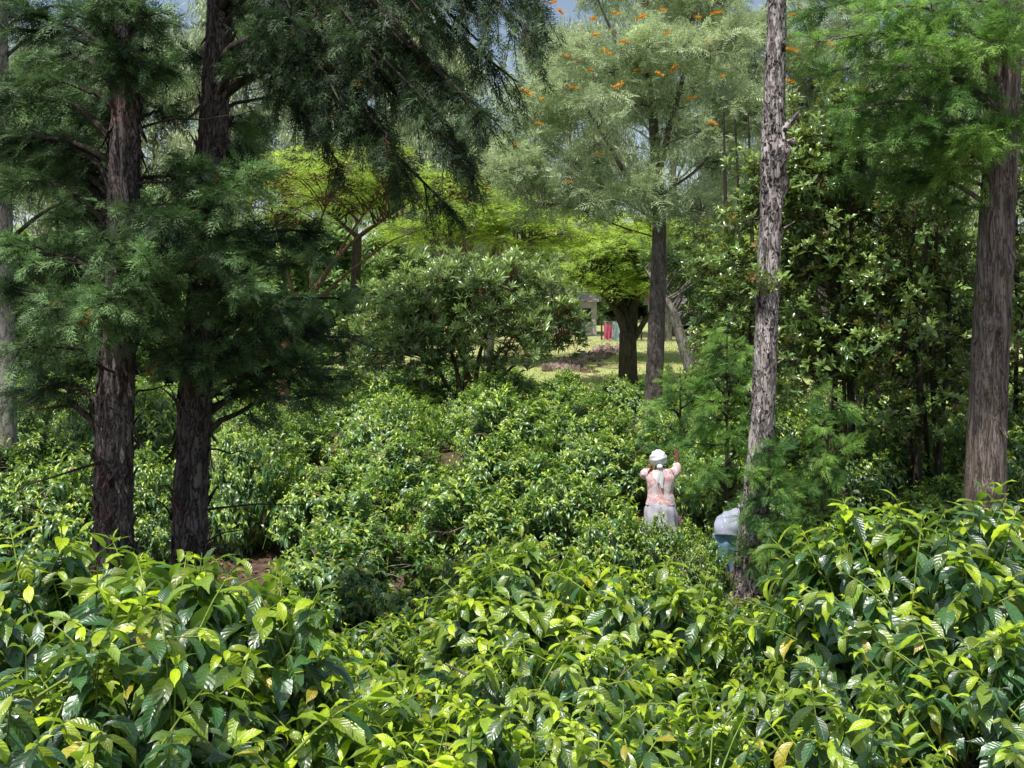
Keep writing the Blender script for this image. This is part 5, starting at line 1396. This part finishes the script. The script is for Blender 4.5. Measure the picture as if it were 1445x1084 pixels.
for sx in (-1, 1):
    s = Soup()
    rings(s, [(sx * 0.105, -0.01, 0.36, .062, .066), (sx * 0.108, -0.02, 0.22, .058, .062), (sx * 0.11, -0.02, 0.10, .052, .06), (sx * 0.112, 0.0, 0.03, .056, .085), (sx * .112, 0, 0.0, .05, .08)], n=16, folds=0.02, nf=4)
    rings(s, [(sx * 0.112, -0.02, 0.055, .05, .05), (sx * 0.12, 0.06, 0.045, .05, .042), (sx * 0.13, 0.15, 0.035, .04, .03), (sx * .132, .18, .03, .01, .01)], n=14)
    s.obj('boot', M['boot'], pp_)
s = Soup()
rings(s, [(0.35, 0.43, 0.78, .03, .03), (0.385, 0.47, 0.76, .10, .10), (0.42, 0.51, 0.71, .115, .115), (0.45, 0.55, 0.65, .09, .09), (0.46, .565, .62, .03, .03)], n=20, folds=0.04, nf=5)
s.obj('headscarf', M['scarf'], pp_)

# ------------------------------------------------------------------ light, sky, camera
SUN_EL, SUN_AZ = math.radians(68), math.radians(212)     # azimuth clockwise from +Y: behind and left of the camera
w = bpy.data.worlds.new('World'); scene.world = w; w.use_nodes = True
nt = w.node_tree; nt.nodes.clear()
sky = nt.nodes.new('ShaderNodeTexSky'); sky.sky_type = 'NISHITA'; sky.sun_disc = False
sky.sun_elevation = SUN_EL; sky.sun_rotation = SUN_AZ; sky.altitude = 0; sky.air_density = 1.0; sky.dust_density = 2.5
bg = nt.nodes.new('ShaderNodeBackground'); bg.inputs['Strength'].default_value = 0.12
ow = nt.nodes.new('ShaderNodeOutputWorld')
tcw = nt.nodes.new('ShaderNodeTexCoord'); sx = nt.nodes.new('ShaderNodeSeparateXYZ'); nt.links.new(tcw.outputs['Generated'], sx.inputs[0])
def mth(op, a, b):
    n = nt.nodes.new('ShaderNodeMath'); n.operation = op
    for i, v in enumerate((a, b)):
        if isinstance(v, (int, float)): n.inputs[i].default_value = v
        else: nt.links.new(v, n.inputs[i])
    return n.outputs[0]
hz = mth('POWER', mth('SUBTRACT', 1.0, mth('MAXIMUM', mth('MINIMUM', sx.outputs['Z'], 1.0), 0.0)), 5.5)   # thin bright haze towards the horizon
hs = nt.nodes.new('ShaderNodeVectorMath'); hs.operation = 'SCALE'; hs.inputs[0].default_value = (4.6, 5.0, 5.3); nt.links.new(hz, hs.inputs['Scale'])
ad = nt.nodes.new('ShaderNodeVectorMath'); ad.operation = 'ADD'; nt.links.new(sky.outputs[0], ad.inputs[0]); nt.links.new(hs.outputs[0], ad.inputs[1])
nt.links.new(ad.outputs[0], bg.inputs[0]); nt.links.new(bg.outputs[0], ow.inputs[0])
sl = bpy.data.lights.new('sun', 'SUN'); sl.energy = 5.0; sl.angle = math.radians(0.5); sl.color = (1.0, 0.98, 0.94)
so = bpy.data.objects.new('sun', sl); col.objects.link(so)
sd = Vector((math.sin(SUN_AZ) * math.cos(SUN_EL), math.cos(SUN_AZ) * math.cos(SUN_EL), math.sin(SUN_EL)))
so.rotation_euler = sd.to_track_quat('Z', 'Y').to_euler(); so.location = (0, 0, 30)

cam = bpy.data.cameras.new('camera'); co = bpy.data.objects.new('camera', cam); col.objects.link(co)
co.location = (0, 0, CAM_H); co.rotation_euler = (math.radians(90), 0, 0)
cam.sensor_width = 36; cam.lens = 36 * FPX / 1445.0
cam.shift_y = -(542.0 - HOR) / 1445.0
cam.clip_end = 1500; cam.clip_start = 0.05
scene.camera = co
scene.view_settings.view_transform = 'Standard'; scene.view_settings.look = 'None'; scene.view_settings.exposure = 0
scene.cycles.max_bounces = 6; scene.cycles.diffuse_bounces = 3; scene.cycles.glossy_bounces = 2; scene.cycles.transmission_bounces = 4
